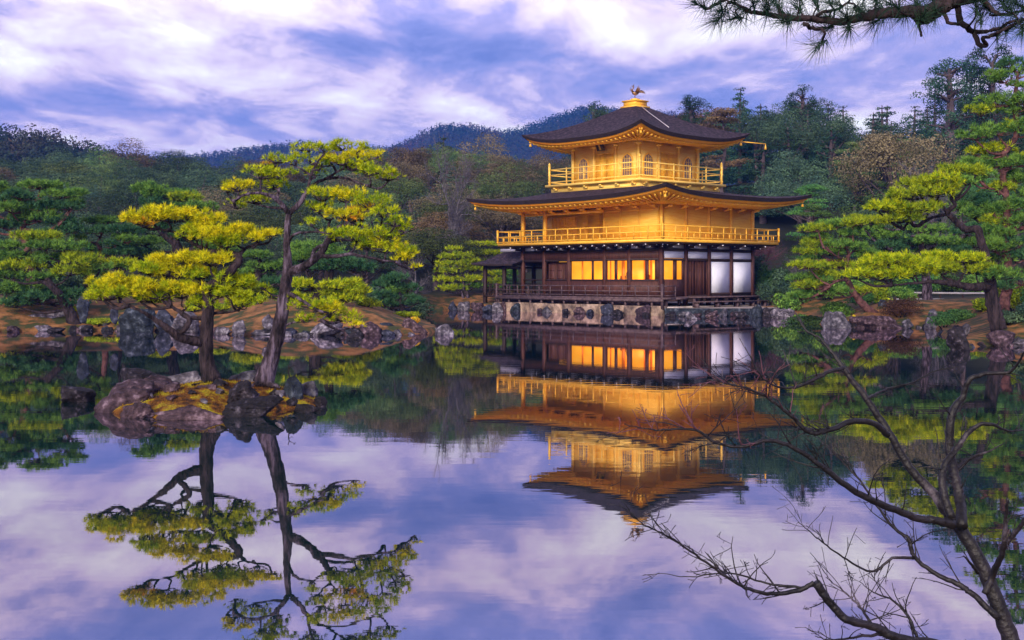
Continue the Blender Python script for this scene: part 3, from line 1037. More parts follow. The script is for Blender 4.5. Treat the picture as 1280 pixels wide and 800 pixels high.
def arched_window(face, s):
    def slab(P, d0, d1, mb, mi=0):
        n = len(P)
        V = [face_pt(face, s + a, d0, b) for a, b in P] + [face_pt(face, s + a, d1, b) for a, b in P]
        c0 = len(V)
        F = [(i, (i + 1) % n, n + (i + 1) % n, n + i) for i in range(n)]
        mb.add(V, F, mi)
        zc = sum(b for a, b in P) / n
        mb.add([face_pt(face, s + a, d1, b) for a, b in P] + [face_pt(face, s, d1, zc)], [(i, (i + 1) % n, n) for i in range(n)], mi)
    f = MB()
    slab(arch_outline(0.92, 8.22, 9.66), 0.0, 0.05, f)
    fo = f.build('arched_window', M['gold'], PV)
    p = MB()
    slab(arch_outline(0.74, 8.28, 9.56), 0.04, 0.056, p)
    p.build('pane', M['shoji'], fo)
    g = MB()
    for a in (-0.19, 0.0, 0.19):
        h = 9.5 if a == 0 else 9.38
        p0, p1 = face_pt(face, s + a, 0.07, 8.28), face_pt(face, s + a, 0.07, h)
        g.beam(p0, p1, 0.025, 0.02)
    for z_ in (8.55, 8.8, 9.05, 9.28):
        g.beam(face_pt(face, s - 0.32, 0.07, z_), face_pt(face, s + 0.32, 0.07, z_), 0.02, 0.02)
    g.build('window_bars', M['gold_pale'], fo)


for face in (0, 1):
    for s in (-1.85, 1.85):
        arched_window(face, s)
    for sgn in (-1, 1):
        d = MB()
        a0, a1 = sorted((0.02 * sgn, 0.80 * sgn))

        def bx(a, b, d0, d1, z0, z1):
            p, r_ = face_pt(face, a, d0, z0), face_pt(face, b, d1, z1)
            d.box(min(p[0], r_[0]), max(p[0], r_[0]), min(p[1], r_[1]), max(p[1], r_[1]), z0, z1)
        bx(a0, a1, 0.0, 0.03, 8.0, 9.75)
        for a in (a0, (a0 + a1) / 2 - 0.02, a1 - 0.05):
            bx(a, a + 0.05, 0.031, 0.06, 8.0, 9.75)
        for z_ in (8.0, 8.5, 9.0, 9.15, 9.7):
            bx(a0, a1, 0.031, 0.055, z_, z_ + 0.05)
        for a in np.arange(a0 + 0.09, a1 - 0.06, 0.07):
            bx(a, a + 0.02, 0.031, 0.05, 9.2, 9.7)
        d.build('panel_door', M['gold_wall'], PV)
# name board under the upper eave
nb = MB()
nb.beam((-0.05, -3.02, 9.88), (-0.05, -3.22, 10.34), 0.62, 0.06, 0, up=(0, -1, 0))
nbo = nb.build('name_board', [M['dark_wood']], PV)
try:
    fc = bpy.data.curves.new('lettering', 'FONT')
    fc.body = '究\n竟\n頂'
    fc.size = 0.17
    fc.space_line = 0.72
    fc.align_x = 'CENTER'
    fc.align_y = 'CENTER'
    fc.extrude = 0.004
    fo_ = bpy.data.objects.new('lettering', fc)
    COL.objects.link(fo_)
    dg = bpy.context.evaluated_depsgraph_get()
    me = bpy.data.meshes.new_from_object(fo_.evaluated_get(dg))
    bpy.data.objects.remove(fo_)
    if len(me.polygons):
        lo = bpy.data.objects.new('lettering', me)
        COL.objects.link(lo)
        me.materials.clear()
        me.materials.append(M['gold_pale'])
        lo.parent = nbo
        lo.location = (-0.05, -3.165, 10.08)
        lo.rotation_euler = (R(113), 0, 0)
except Exception as ex:
    print('lettering', ex)

make_roof('upper_roof', None, 0.50, 0.50, 12.86, 5.0, 5.0, 10.56, 0.58, 0.20, 2.8, 2.8, 10.42, 1.18, step=0.36)
# crown box and the bird on it
cb = MB()
cb.box(-0.66, 0.66, -0.66, 0.66, 12.74, 12.86)
cb.box(-0.52, 0.52, -0.52, 0.52, 12.86, 13.14)
cb.box(-0.60, 0.60, -0.60, 0.60, 13.14, 13.22)
cb.box(-0.20, 0.20, -0.20, 0.20, 13.22, 13.36)
cb = cb.build('roof_crown', M['gold'], PV)
ph = MB()
def rel(dx, dz, dy=0.0):        # the bird faces left as seen from the pond
    c, s = math.cos(-PAV_A), math.sin(-PAV_A)
    return (dx * c - dy * s, dx * s + dy * c, 13.36 + dz)
for s in (-0.05, 0.05):
    ph.tube([rel(0.0, 0.0, s), rel(-0.02, 0.16, s), rel(0.02, 0.30, s)], [0.022, 0.018, 0.035], 6)
ph.tube([rel(-0.20, 0.44), rel(-0.12, 0.36), rel(0.02, 0.33), rel(0.14, 0.37), rel(0.24, 0.42)], [0.04, 0.10, 0.13, 0.10, 0.04], 8)
ph.tube([rel(-0.14, 0.40), rel(-0.20, 0.52), rel(-0.13, 0.64), rel(-0.10, 0.74), rel(-0.14, 0.80)], [0.07, 0.05, 0.035, 0.04, 0.055], 7)
ph.tube([rel(-0.16, 0.80), rel(-0.26, 0.78)], [0.03, 0.004], 6)
for a in (0.88, 0.92, 0.87):
    ph.tube([rel(-0.12, 0.82), rel(-0.12 + (a - 0.86), a)], [0.02, 0.008], 5)
for s in (-1, 1):
    for k in range(4):
        ph.tube([rel(0.02 + 0.05 * k, 0.40, 0.08 * s), rel(0.10 + 0.05 * k, 0.58, 0.16 * s), rel(0.20 + 0.04 * k, 0.80 - 0.07 * k, 0.22 * s)], [0.04, 0.035, 0.008], 5)
    ph.tube([rel(-0.10, 0.42, 0.08 * s), rel(-0.24, 0.52, 0.20 * s), rel(-0.32, 0.68, 0.26 * s)], [0.04, 0.03, 0.008], 5)
for k in range(6):
    a = R(-10 + 14 * k)
    ph.tube([rel(0.22, 0.40), rel(0.22 + 0.20 * math.cos(a), 0.40 + 0.16 * math.sin(a), 0.05 * (k - 2.5)), rel(0.22 + 0.40 * math.cos(a), 0.38 + 0.28 * math.sin(a) - 0.05, 0.09 * (k - 2.5))], [0.03, 0.028, 0.010], 5)
ph.build('bird_finial', M['bronze'], PV, True)
gc = MB()
gc.tube([(0.60, -0.15, 12.84), (1.6, -0.5, 12.27), (2.8, -0.95, 11.66), (4.0, -1.45, 11.06)], 0.022, 6)
gc.build('roof_cable', M['cable'], PV)
# spout poles with small bells at the right eave corners
for (x_, y_, z_, l) in ((4.7, 4.75, 10.62, 1.5),):
    b = MB()
    b.beam((x_, y_, z_), (x_ + 0.5 * l, y_ + 0.9 * l, z_ - 0.10), 0.05, 0.05)
    b.tube([(x_ + 0.5 * l, y_ + 0.9 * l, z_ - 0.12), (x_ + 0.5 * l, y_ + 0.9 * l, z_ - 0.30), (x_ + 0.5 * l, y_ + 0.9 * l, z_ - 0.45)], [0.02, 0.05, 0.08], 7)
    b.build('eave_pole', M['gold'], PV)

# fishing porch on the far left side, low shingled roof on posts
rf = MB()
ex0, ex1, ey0, ey1 = -9.75, -5.70, -5.25, -1.25
rz0, rz1 = 3.00, 3.86
n = 12
for sgn in (-1, 1):
    G = np.zeros((8, n, 3))
    for i in range(8):
        t = i / 7
        for j in range(n):
            s = j / (n - 1)
            x0_, x1_ = -8.75 + t * -1.0, -5.70
            x_ = x0_ + (x1_ - x0_) * s
            y_ = -3.25 + sgn * 2.0 * t
            G[i, j] = (x_, y_, rz1 - (rz1 - rz0) * (1 - (1 - t) ** 1.5) + 0.10 * (1 - s) ** 4 * t)
    add_grid(rf, G, 0, sgn > 0)
    H = G.copy()
    H[:, :, 2] -= 0.10
    add_grid(rf, H, 1, sgn < 0)
    add_grid(rf, np.stack([G[-1], H[-1]]), 1)
G = np.zeros((8, n, 3))
for i in range(8):
    t = i / 7
    for j in range(n):
        s = j / (n - 1) * 2 - 1
        G[i, j] = (-8.75 - t, -3.25 + s * 2.0 * t, rz1 - (rz1 - rz0) * (1 - (1 - t) ** 1.5) + 0.10 * abs(s) ** 4 * t)
add_grid(rf, G, 0)
H = G.copy()
H[:, :, 2] -= 0.10
add_grid(rf, H, 1, True)
add_grid(rf, np.stack([G[-1], H[-1]]), 1)
rfo = rf.build('porch_roof', [M['bark_roof'], M['thatch_edge']], PV, True)
MB().box(-8.95, -5.75, -3.40, -3.10, 3.82, 4.02).build('ridge_cap', M['cable'], rfo)
for (x_, y_) in ((-9.1, -4.6), (-9.1, -2.0), (-7.2, -4.6), (-7.2, -2.0)):
    MB().box(x_ - 0.10, x_ + 0.10, y_ - 0.10, y_ + 0.10, -0.5, 3.05).build('porch_post', M['dark_wood'], PV)
pf = MB()
pf.box(-9.2, -6.9, -4.7, -1.9, 0.86, 0.98)
pf.box(-9.2, -5.9, -4.66, -4.56, 2.72, 2.86)
pf.box(-9.16, -9.04, -4.6, -2.0, 2.72, 2.86)
pf.box(-9.2, -5.9, -2.05, -1.95, 2.72, 2.86)
pf = pf.build('porch_floor', M['dark_wood'], PV)
railing('porch_railing', M['dark_wood'], [(-7.3, -4.6), (-9.1, -4.6), (-9.1, -2.0), (-6.0, -2.0)], 0.98, 1.72, (1.72, 1.42), 0.5, 0.05, 0.05, pf)

# ------------------------------------------------------------------ rocks
def rock_obj(name, cx, cy, w, h, dpt, z0, m, seed, rot=0.0, lean=0.0, sub=4, facets=16, rough=0.075):
    """angular boulder: a faceted hull with a broken surface; its base sits below z0"""
    import bmesh
    r = np.random.default_rng(seed)
    bm = bmesh.new()
    bmesh.ops.create_icosphere(bm, subdivisions=sub, radius=1.0)
    V = np.array([v.co[:] for v in bm.verts])
    bm.verts.ensure_lookup_table()
    F = np.array([[v.index for v in f.verts] for f in bm.faces])
    bm.free()
    nrm = r.normal(size=(facets, 3))
    nrm[:, 2] = nrm[:, 2] * 0.8 + 0.15
    nrm /= np.linalg.norm(nrm, axis=1)[:, None]
    dist = r.uniform(0.40, 0.80, facets)
    dots = V @ nrm.T
    with np.errstate(divide='ignore', invalid='ignore'):
        rad = np.where(dots > 0.05, dist / dots, 9.0)
    rad = np.minimum(rad.min(axis=1), 1.15)
    P = V * rad[:, None]
    # broken surface at two scales
    f = np.zeros(len(P))
    for i, s in enumerate((2.2, 5.0, 11.0)):
        o = r.uniform(-50, 50, 3)
        f += np.array([mnoise.noise(Vector(tuple(p * s + o))) for p in V]) * rough * (1.6, 0.9, 0.5)[i]
    P = P * (1 + f)[:, None]
    lo, hi = P.min(0), P.max(0)
    P = (P - (lo + hi) / 2) / ((hi - lo) / 2)
    P = P * np.array([w / 2, dpt / 2, h * 0.68])
    P[:, 2] += h * 0.32
    P[:, 0] += lean * P[:, 2]
    c, s = math.cos(rot), math.sin(rot)
    P = np.stack([P[:, 0] * c - P[:, 1] * s, P[:, 0] * s + P[:, 1] * c, P[:, 2]], 1)
    mb = MB()
    mb.add(P, F)
    o = mb.build(name, m, None, False)
    o.location = (cx, cy, z0)
    return o


SEED = [100]


def rock(px, py, wpx, hpx, label, m='rock', group=None, D=None, z0=0.0, lean=0.0, dep=0.8, facets=16):
    """a boulder whose foot meets the water (or the bank at z0) where the photo shows it"""
    if D is None:
        D = FPX * (CH - z0) / (py - YH)
    w = wpx / FPX * D
    h = hpx / FPX * D
    SEED[0] += 1
    D2 = D + w * dep * 0.42
    o = rock_obj('boulder', (px - 640) / FPX * D2, D2, w * 1.04, h, w * dep, z0, M[m], SEED[0], rot=rng.uniform(-0.25, 0.25), lean=lean, facets=facets)
    tag(o, label, 'rock', group)
    return o


GL = 'boulders along the left shore'
GR = 'boulders along the right shore'
GP = 'boulders set at the foot of the pavilion'
GI = 'rocks of the pine islet'
z6 = lambda x, y: (x / 3.333, 220 + y / 3.333)
for (x, y, w, h, lab, m) in (
        (8, 640, 40, 45, 'small dark boulder cut by the left edge of the photo at the waterline', 'rock_dark'),
        (72, 638, 44, 42, 'small bluish dark boulder between the left edge and the long pale boulder', 'rock_blue'),
        (188, 640, 185, 84, 'long pale lichened boulder left of the leaning dark pine trunk', 'rock'),
        (178, 648, 66, 26, 'low flat grey stone in front of the long pale boulder', 'rock'),
        (240, 652, 64, 22, 'low dark stone at the foot of the leaning pine trunk', 'rock_dark'),
        (434, 642, 72, 44, 'pointed grey boulder just right of the leaning dark pine trunk', 'rock'),
        (572, 652, 145, 104, 'large blue grey angular boulder on the left shore', 'rock_blue'),
        (690, 650, 110, 102, 'tall grey boulder immediately right of the large blue grey one', 'rock_blue'),
        (762, 655, 130, 92, 'broad pale boulder seen through the low limb of the left islet pine', 'rock'),
        (925, 660, 72, 32, 'low pale flat stone left of the squarish boulder between the islet pines', 'rock'),
        (997, 666, 68, 66, 'squarish pale upright boulder on the shore between the two islet pines', 'rock')):
    px, py = z6(x, y)
    rock(px, py, w / 3.333, h / 3.333, lab, m, GL)
px, py = z6(347, 590)
rock(px, 396, 15, 26, 'grey standing stone beside the leaning dark pine trunk', 'rock_blue', GL, z0=0.75)
px, py = z6(477, 598)
rock(px, 400, 11, 17, 'small upright stone on the orange bank above the left boulders', 'rock_blue', GL, z0=0.65)
z4 = lambda x, y: (280 + x / 3.2, 360 + y / 3.2)
for (x, y, w, h, lab, m) in (
        (150, 190, 84, 22, 'low flat edging stone just left of the leaning islet pine trunk', 'rock'),
        (240, 196, 60, 22, 'low pale edging stone just right of the leaning islet pine trunk', 'rock'),
        (305, 196, 74, 20, 'low pale edging stone between the leaning trunk and the round speckled boulder', 'rock'),
        (405, 192, 132, 58, 'round speckled grey boulder under the drooping pine branch', 'rock'),
        (527, 208, 72, 32, 'small dark low boulder in front of the reddish boulder', 'rock_dark'),
        (588, 192, 92, 58, 'reddish brown boulder near the tip of the left shore', 'rock_red'),
        (645, 185, 82, 46, 'blue grey boulder wedged near the tip of the left shore', 'rock_blue'),
        (757, 184, 112, 64, 'large smooth lilac grey boulder at the very tip of the left shore', 'rock_red'),
        (880, 188, 78, 44, 'lone grey rock standing in open water off the left shore tip', 'rock')):
    px, py = z4(x, y)
    rock(px, py, w / 3.2, h / 3.2, lab, m, GL)
rock(336, 408, 17, 15, 'pale stone on the bank just left of the leaning islet pine trunk', 'rock', GL, z0=0.4)
for (px, py, w, h, lab, m) in (
        (566, 388.5, 12, 12, 'grey rock at the water below the round trimmed pines, leftmost of its row', 'rock_blue'),
        (580, 389, 16, 12, 'grey rock below the trunks of the trimmed pines by the porch', 'rock'),
        (597, 390, 18, 12, 'dark reddish rock just left of the porch post', 'rock_red'),
        (611, 390.5, 17, 10, 'blue grey rock under the porch roof edge', 'rock_blue'),
        (622, 391, 14, 13, 'rounded rock at the left end of the stone wall', 'rock')):
    rock(px, py, w, h, lab, m, 'rocks on the far shore left of the pavilion')
rock(497, 392, 22, 13, 'dark rock in the shade behind the tip of the left shore', 'rock_dark', GL, z0=0.3, D=60)
rock(506, 396, 17, 18, 'blue grey rock under the dark green shrubby pine', 'rock_blue', GL, z0=0.2, D=56)
for (t, w, h, lab, m, out_) in (
        (-6.4, 0.9, .75, 'pale reddish boulder at the left end of the stone wall', 'rock_red', 0.15),
        (-4.9, 0.85, .72, 'blue grey boulder set in the stone wall below the left part of the deck', 'rock_blue', 0.1),
        (-2.15, 0.75, .62, 'rounded grey boulder in the stone wall, second dark one from the left', 'rock', 0.15),
        (0.7, 0.85, .66, 'brownish boulder in the stone wall under the middle of the deck', 'rock_red', 0.1),
        (3.05, 0.75, .85, 'dark blue upright boulder in the stone wall below the lit windows', 'rock_blue', 0.2),
        (4.35, 0.8, .42, 'low near black boulder standing out from the stone wall', 'rock_dark', 0.75),
        (5.7, 1.3, .74, 'warm reddish triangular boulder left of the corner post', 'rock_red', 0.15)):
    p = pav(t, -5.5 - out_)
    SEED[0] += 1
    o = rock_obj('boulder', p.x, p.y, w * rng.uniform(.8, 1.15), h * rng.uniform(.65, .95), 0.6, -0.02, M[m], SEED[0], PAV_A, facets=9)
    tag(o, lab, 'rock', GP)
for k_ in range(7):
    p = pav(-6.7 + k_ * 2.1 + rng.uniform(-.3, .3), -5.62 - rng.uniform(0, .35))
    SEED[0] += 1
    w_ = rng.uniform(.35, .8)
    o = rock_obj('base_stone', p.x, p.y, w_, w_ * rng.uniform(.35, .6), .4, -0.03, M[('rock_dark', 'rock_blue', 'rock_red')[k_ % 3]], SEED[0], rng.uniform(0, 3), sub=3)
    tag(o, 'small dark stone at the waterline against the tan stone wall', 'stone', 'stones along the foot of the wall')
for k_ in range(7):
    p_ = 836 + k_ * 17 + rng.uniform(-3, 3)
    d_ = 64.0 + rng.uniform(-.3, .2)
    SEED[0] += 1
    w_ = rng.uniform(.35, .9)
    o = rock_obj('base_stone', (p_ - 640) / FPX * d_, d_, w_, w_ * rng.uniform(.35, .6), .5, -0.03, M[('rock_dark', 'rock', 'rock_red')[k_ % 3]], SEED[0], rng.uniform(0, 3), sub=3)
    tag(o, 'small stone at the waterline in front of the pale paving edge', 'stone', 'stones along the paving edge')
z3 = lambda x, y: (600 + x / 3.37, 340 + y / 3.37)
for (x, y, w, h, lab, m) in (
        (888, 200, 50, 32, 'pale lichened boulder in the water before the plank door', 'rock'),
        (980, 196, 62, 34, 'reddish grey boulder in the water before the white panels', 'rock_red'),
        (1095, 194, 60, 30, 'dark flat boulder left of the big blue grey one at the paving end', 'rock_dark'),
        (1165, 192, 52, 56, 'big blue grey boulder at the right end of the paved edge', 'rock_blue'),
        (1212, 192, 48, 44, 'dark rounded boulder just right of the big blue grey one', 'rock_dark'),
        (1250, 193, 50, 44, 'grey boulder below the shrub at the right end of the veranda bench', 'rock')):
    px, py = z3(x, y)
    rock(px, py, w / 3.37, h / 3.37, lab, m, GP)
z5 = lambda x, y: (940 + x / 3.765, 340 + y / 3.765)
for (x, y, w, h, lab, m, dd) in (
        (150, 216, 58, 46, 'pale boulder on the shore midway between pavilion and right pines', 'rock', None),
        (184, 214, 34, 44, 'narrow pale boulder beside low green shrubs', 'rock', None),
        (396, 266, 134, 80, 'big pale domed boulder beside the yellow flowers on the right shore', 'rock', None),
        (577, 266, 214, 62, 'long low purplish boulder on the right shore', 'rock_red', None),
        (733, 266, 54, 46, 'small white stone in front of the brown mound', 'rock', None),
        (844, 266, 72, 92, 'upright pale lilac boulder at the end of the brown mound', 'rock', None),
        (972, 370, 108, 118, 'tall dark speckled boulder standing alone in the water at right', 'rock_dark', None),
        (1112, 330, 66, 50, 'grey stone between the speckled boulder and the big dark trunk', 'rock', None),
        (1172, 352, 124, 76, 'rounded brownish boulder in front of the big dark trunk', 'rock_red', None),
        (1245, 350, 86, 44, 'flat grey stone near the right edge of the photo', 'rock', None)):
    px, py = z5(x, y)
    rock(px, py, w / 3.765, h / 3.765, lab, m, GR, D=dd)
rock(1204, 420, 15, 15, 'pale leaning stone behind the tall speckled boulder', 'rock', GR, z0=0.25, lean=0.5, D=38)
rock(1106, 393, 17, 17, 'blue grey stone at the foot of the leaning pine on the right shore', 'rock_blue', GR, z0=0.55, D=52)
rock(1225, 428, 34, 8, 'very flat dark stone awash beside the speckled boulder', 'rock_dark', GR)

# small edging stones half sunk along the left waterline
for k_ in range(34):
    p_ = rng.uniform(-10, 540)
    d_ = float(np.interp(p_, [-200, 0, 100, 230, 300, 400, 480, 530], [45, 46, 47, 46.5, 43.5, 43.2, 43, 44.2])) - rng.uniform(0.0, 0.35)
    w_ = rng.uniform(0.25, 0.65)
    SEED[0] += 1
    o = rock_obj('edging_stone', (p_ - 640) / FPX * d_, d_, w_, w_ * rng.uniform(.35, .6), w_ * .8, -0.03, M[('rock', 'rock_dark', 'rock_blue', 'rock_red')[k_ % 4]], SEED[0], rng.uniform(0, 3), sub=3)
    tag(o, 'small half sunk edging stone along the left waterline', 'stone', 'edging stones of the left waterline')
for k_ in range(26):
    p_ = rng.uniform(1030, 1290)
    d_ = float(np.interp(p_, [1032, 1100, 1168, 1185, 1205, 1240, 1290], [50, 49.6, 49.8, 40, 35.2, 36.6, 36.0])) - rng.uniform(-0.2, 0.3)
    w_ = rng.uniform(0.2, 0.5)
    SEED[0] += 1
    o = rock_obj('edging_stone', (p_ - 640) / FPX * d_, d_, w_, w_ * rng.uniform(.35, .6), w_ * .8, -0.03, M[('rock', 'rock_dark', 'rock_blue', 'rock_red')[k_ % 4]], SEED[0], rng.uniform(0, 3), sub=3)
    tag(o, 'small half sunk edging stone along the right waterline', 'stone', 'edging stones of the right waterline')

# ------------------------------------------------------------------ the islet
def build_islet():
    cx, cy = (268 - 640) / FPX * 19.6, 19.6
    m, n = 40, 72
    V = []
    for i in range(m):
        t = i / (m - 1)
        for j in range(n):
            a = j / n * 2 * math.pi
            rx, ry = 1.72, 2.1
            rr = 1 + 0.10 * math.sin(3 * a + 1) + 0.07 * math.sin(5 * a + 2)
            x, y = cx + rx * rr * t * math.cos(a), cy + ry * rr * t * math.sin(a)
            z = 0.27 * (1 - t ** 3.2) - 0.12 * sstep(0.86, 1.0, t) + 0.10 * float(fbm(x, y, 2.2, 9)) * (1 - t) ** 0.4 - 0.03
            z += 0.14 * math.exp(-((x - cx + 0.2) ** 2 + (y - cy - 0.5) ** 2) / 0.8)
            V.append((x, y, z))
    i, j = np.meshgrid(np.arange(m - 1), np.arange(n), indexing='ij')
    i, j = i.ravel(), j.ravel()
    F = np.stack([i * n + j, (i + 1) * n + j, (i + 1) * n + (j + 1) % n, i * n + (j + 1) % n], 1)
    mb = MB()
    mb.add(V, F)
    # tufts of moss stand on the mound
    P = np.array(V)
    k = 9000
    idx = rng.integers(0, len(P) - n * 5, k)
    B = P[idx] + rng.normal(0, 0.03, (k, 3)) * [1, 1, 0]
    A = rng.uniform(0, 6.28, k)
    s = np.stack([np.cos(A), np.sin(A), np.zeros(k)], 1) * 0.006
    T = B + rng.normal(0, 0.014, (k, 3)) + [0, 0, 0.028]
    mb.add(np.stack([B - s, B + s, T], 1).reshape(-1, 3), np.arange(3 * k).reshape(-1, 3))
    o = mb.build('islet_ground', M['moss'], None, True)
    tag(o, 'islet ground covered in golden and brown moss under the two yellow pines', 'ground', kind='structure')


build_islet()
zi = lambda x, y: (100 + x / 4, 440 + y / 4)


def irock(x, y, w, h, lab, m, D, z0, dep=0.8, lean=0, facets=18):
    px, py = zi(x, y)
    Dm = D
    ww, hh = w / 4 / FPX * Dm, h / 4 / FPX * Dm
    SEED[0] += 1
    o = rock_obj('islet_rock', (px - 640) / FPX * Dm, Dm, ww * 1.05, hh, ww * dep, z0, M[m], SEED[0], rng.uniform(-.2, .2), lean=lean, facets=facets, sub=5, rough=0.10)
    tag(o, lab, 'rock', GI)


irock(292, 160, 200, 100, 'dark angular rock standing highest at the left end of the islet', 'rock_dark', 20.2, 0.22)
irock(225, 292, 270, 170, 'large sloping grey purple rock forming the left flank of the islet', 'rock_red', 18.6, -0.05, 0.9)
irock(370, 215, 290, 80, 'broad flat reddish slab across the upper left of the islet', 'rock_red', 19.4, 0.24, 0.6)
irock(285, 330, 170, 84, 'low brownish rock at the front left waterline of the islet', 'rock_red', 17.7, -0.02, 0.6)
irock(545, 338, 350, 78, 'long mottled brown grey rock along the front waterline of the islet', 'rock_red', 17.5, -0.03, 0.4)
irock(868, 332, 290, 112, 'long near black rock at the front right waterline of the islet', 'rock_dark', 17.9, -0.03, 0.45)
irock(815, 245, 150, 100, 'rounded dark rock with a white lichen patch in the middle of the islet', 'rock_dark', 18.5, 0.18, 0.8)
irock(800, 178, 190, 70, 'flat grey brown rock between the two islet pine trunks', 'rock', 20.4, 0.25, 0.7)
irock(1060, 215, 104, 100, 'squarish dark blue rock right of the leaning islet pine', 'rock_blue', 19.3, 0.16, 0.8)
irock(1138, 195, 100, 74, 'pale topped blocky rock at the right end of the islet', 'rock', 19.8, 0.12, 0.8)
irock(1205, 240, 64, 56, 'small dark rock at the far right tip of the islet', 'rock_dark', 19.2, -0.02, 0.9)
irock(1130, 270, 120, 60, 'low mossy dark rock at the right waterline of the islet', 'rock_dark', 18.4, -0.05, 0.7)
irock(520, 190, 240, 70, 'low grey slab left of the left islet pine trunk', 'rock', 20.3, 0.26, 0.6)
irock(640, 200, 90, 30, 'small flat grey stone lying in the orange moss', 'rock_red', 18.9, 0.3, 0.6)
irock(690, 172, 70, 36, 'small dark root shaped stone in front of the left islet pine', 'rock_dark', 19.1, 0.34, 0.6)
irock(455, 215, 80, 34, 'small purple grey stone on the left half of the islet', 'rock_red', 18.8, 0.3, 0.7)
irock(1000, 250, 50, 34, 'small grey stone right of the lichen marked rock', 'rock', 18.6, 0.22, 0.7)
for k_, (x_, y_, w_, h_, d_, z_) in enumerate(((610, 215, 60, 30, 18.9, .28), (560, 245, 50, 26, 18.5, .26), (700, 235, 46, 26, 18.7, .27), (930, 205, 60, 34, 19.6, .25), (965, 235, 44, 30, 19.0, .22), (340, 262, 60, 34, 18.5, .2),
                                                 (455, 262, 50, 26, 18.3, .2), (1060, 265, 60, 36, 18.5, .12), (620, 268, 40, 22, 18.1, .18), (740, 205, 50, 30, 19.5, .28))):
    irock(x_, y_, w_, h_, 'small half buried stone in the moss of the pine islet', ('rock_red', 'rock_dark', 'rock')[k_ % 3], d_, z_)
# a lone rock in open water to the left
SEED[0] += 1
o = rock_obj('water_rock', (98 - 640) / FPX * 19.9, 19.9, 0.56, 0.31, 0.45, -0.02, M['rock_dark'], 905, 0.2)
tag(o, 'small near black rock alone in the water left of the islet', 'rock')
# lichen patch on the dark rock is in its material; a bare seedling stands on the right
sd = MB()
px0 = lambda x, y: at(*zi(x, y), 19.5)
sd.tube(smooth_line([px0(1048, 130), px0(1042, 100), px0(1046, 80), px0(1040, 62)], 3), interp_r([0.012, 0.006], 10), 5)
sd.tube(smooth_line([px0(1044, 80), px0(1060, 72), px0(1072, 66), px0(1080, 74)], 3), interp_r([0.007, 0.003], 10), 5)
sd.tube(smooth_line([px0(1044, 92), px0(1056, 100), px0(1068, 98)], 3), interp_r([0.006, 0.003], 7), 5)
tag(sd.build('seedling', M['bark_dark'], None, False, tuple(px0(1048, 130))), 'tiny bare seedling standing on the right end of the islet', 'plant')


# ------------------------------------------------------------------ pines
def needles(C, Dr, K, length, width, spread, lvar=0.35):
    """C,Dr (n,3): tuft centres and axes -> needle triangles"""
    n = len(C)
    c = np.repeat(C, K, 0)
    d = np.repeat(Dr, K, 0) + rng.normal(0, spread, (n * K, 3))
    d /= np.linalg.norm(d, axis=1)[:, None] + 1e-9
    r = rng.normal(size=(n * K, 3))
    s = np.cross(d, r)
    s /= np.linalg.norm(s, axis=1)[:, None] + 1e-9
    ln = length * rng.uniform(1 - lvar, 1 + lvar, (n * K, 1))
    w = width * 0.5
    V = np.stack([c - s * w, c + s * w, c + d * ln], 1).reshape(-1, 3)
    return V, np.arange(len(V)).reshape(-1, 3)


def pad_tufts(c, rx, ry, rz, dens, lobes=None):
    """tuft centres over a cloud pad: several little domes on a flat base"""
    area = math.pi * rx * ry
    n = max(12, int(dens * area))
    nl = lobes or max(4, int(5 + area * 1.5 / (max(rz, .05) ** 2) * 0.12))
    nl = min(int(nl * 1.4), 32)
    a = rng.uniform(0, 2 * math.pi, nl)
    q = np.sqrt(rng.uniform(0, 1, nl)) * 0.80
    lc = np.stack([np.cos(a) * q * rx, np.sin(a) * q * ry, (rng.uniform(-0.35, 0.35, nl) + 0.35 * (1 - q ** 2)) * rz], 1)
    lr = rng.uniform(0.22, 0.40, nl) * (rx * ry) ** 0.5
    k = rng.integers(0, nl, n)
    th = rng.uniform(0, 2 * math.pi, n)
    cz = rng.uniform(-0.25, 1.0, n)
    sz = np.sqrt(1 - cz ** 2)
    rad = rng.uniform(0.55, 1.0, n) ** 0.5
    off = np.stack([np.cos(th) * sz * lr[k] * rad, np.sin(th) * sz * lr[k] * rad, cz * np.minimum(lr[k], rz * 0.85) * rad], 1)
    P = lc[k] + off
    D = np.stack([np.cos(th) * sz * 0.8, np.sin(th) * sz * 0.8, np.maximum(cz, 0) * 0.8 + 0.45], 1)
    D /= np.linalg.norm(D, axis=1)[:, None]
    return P + np.array(c), D, lc + np.array(c)


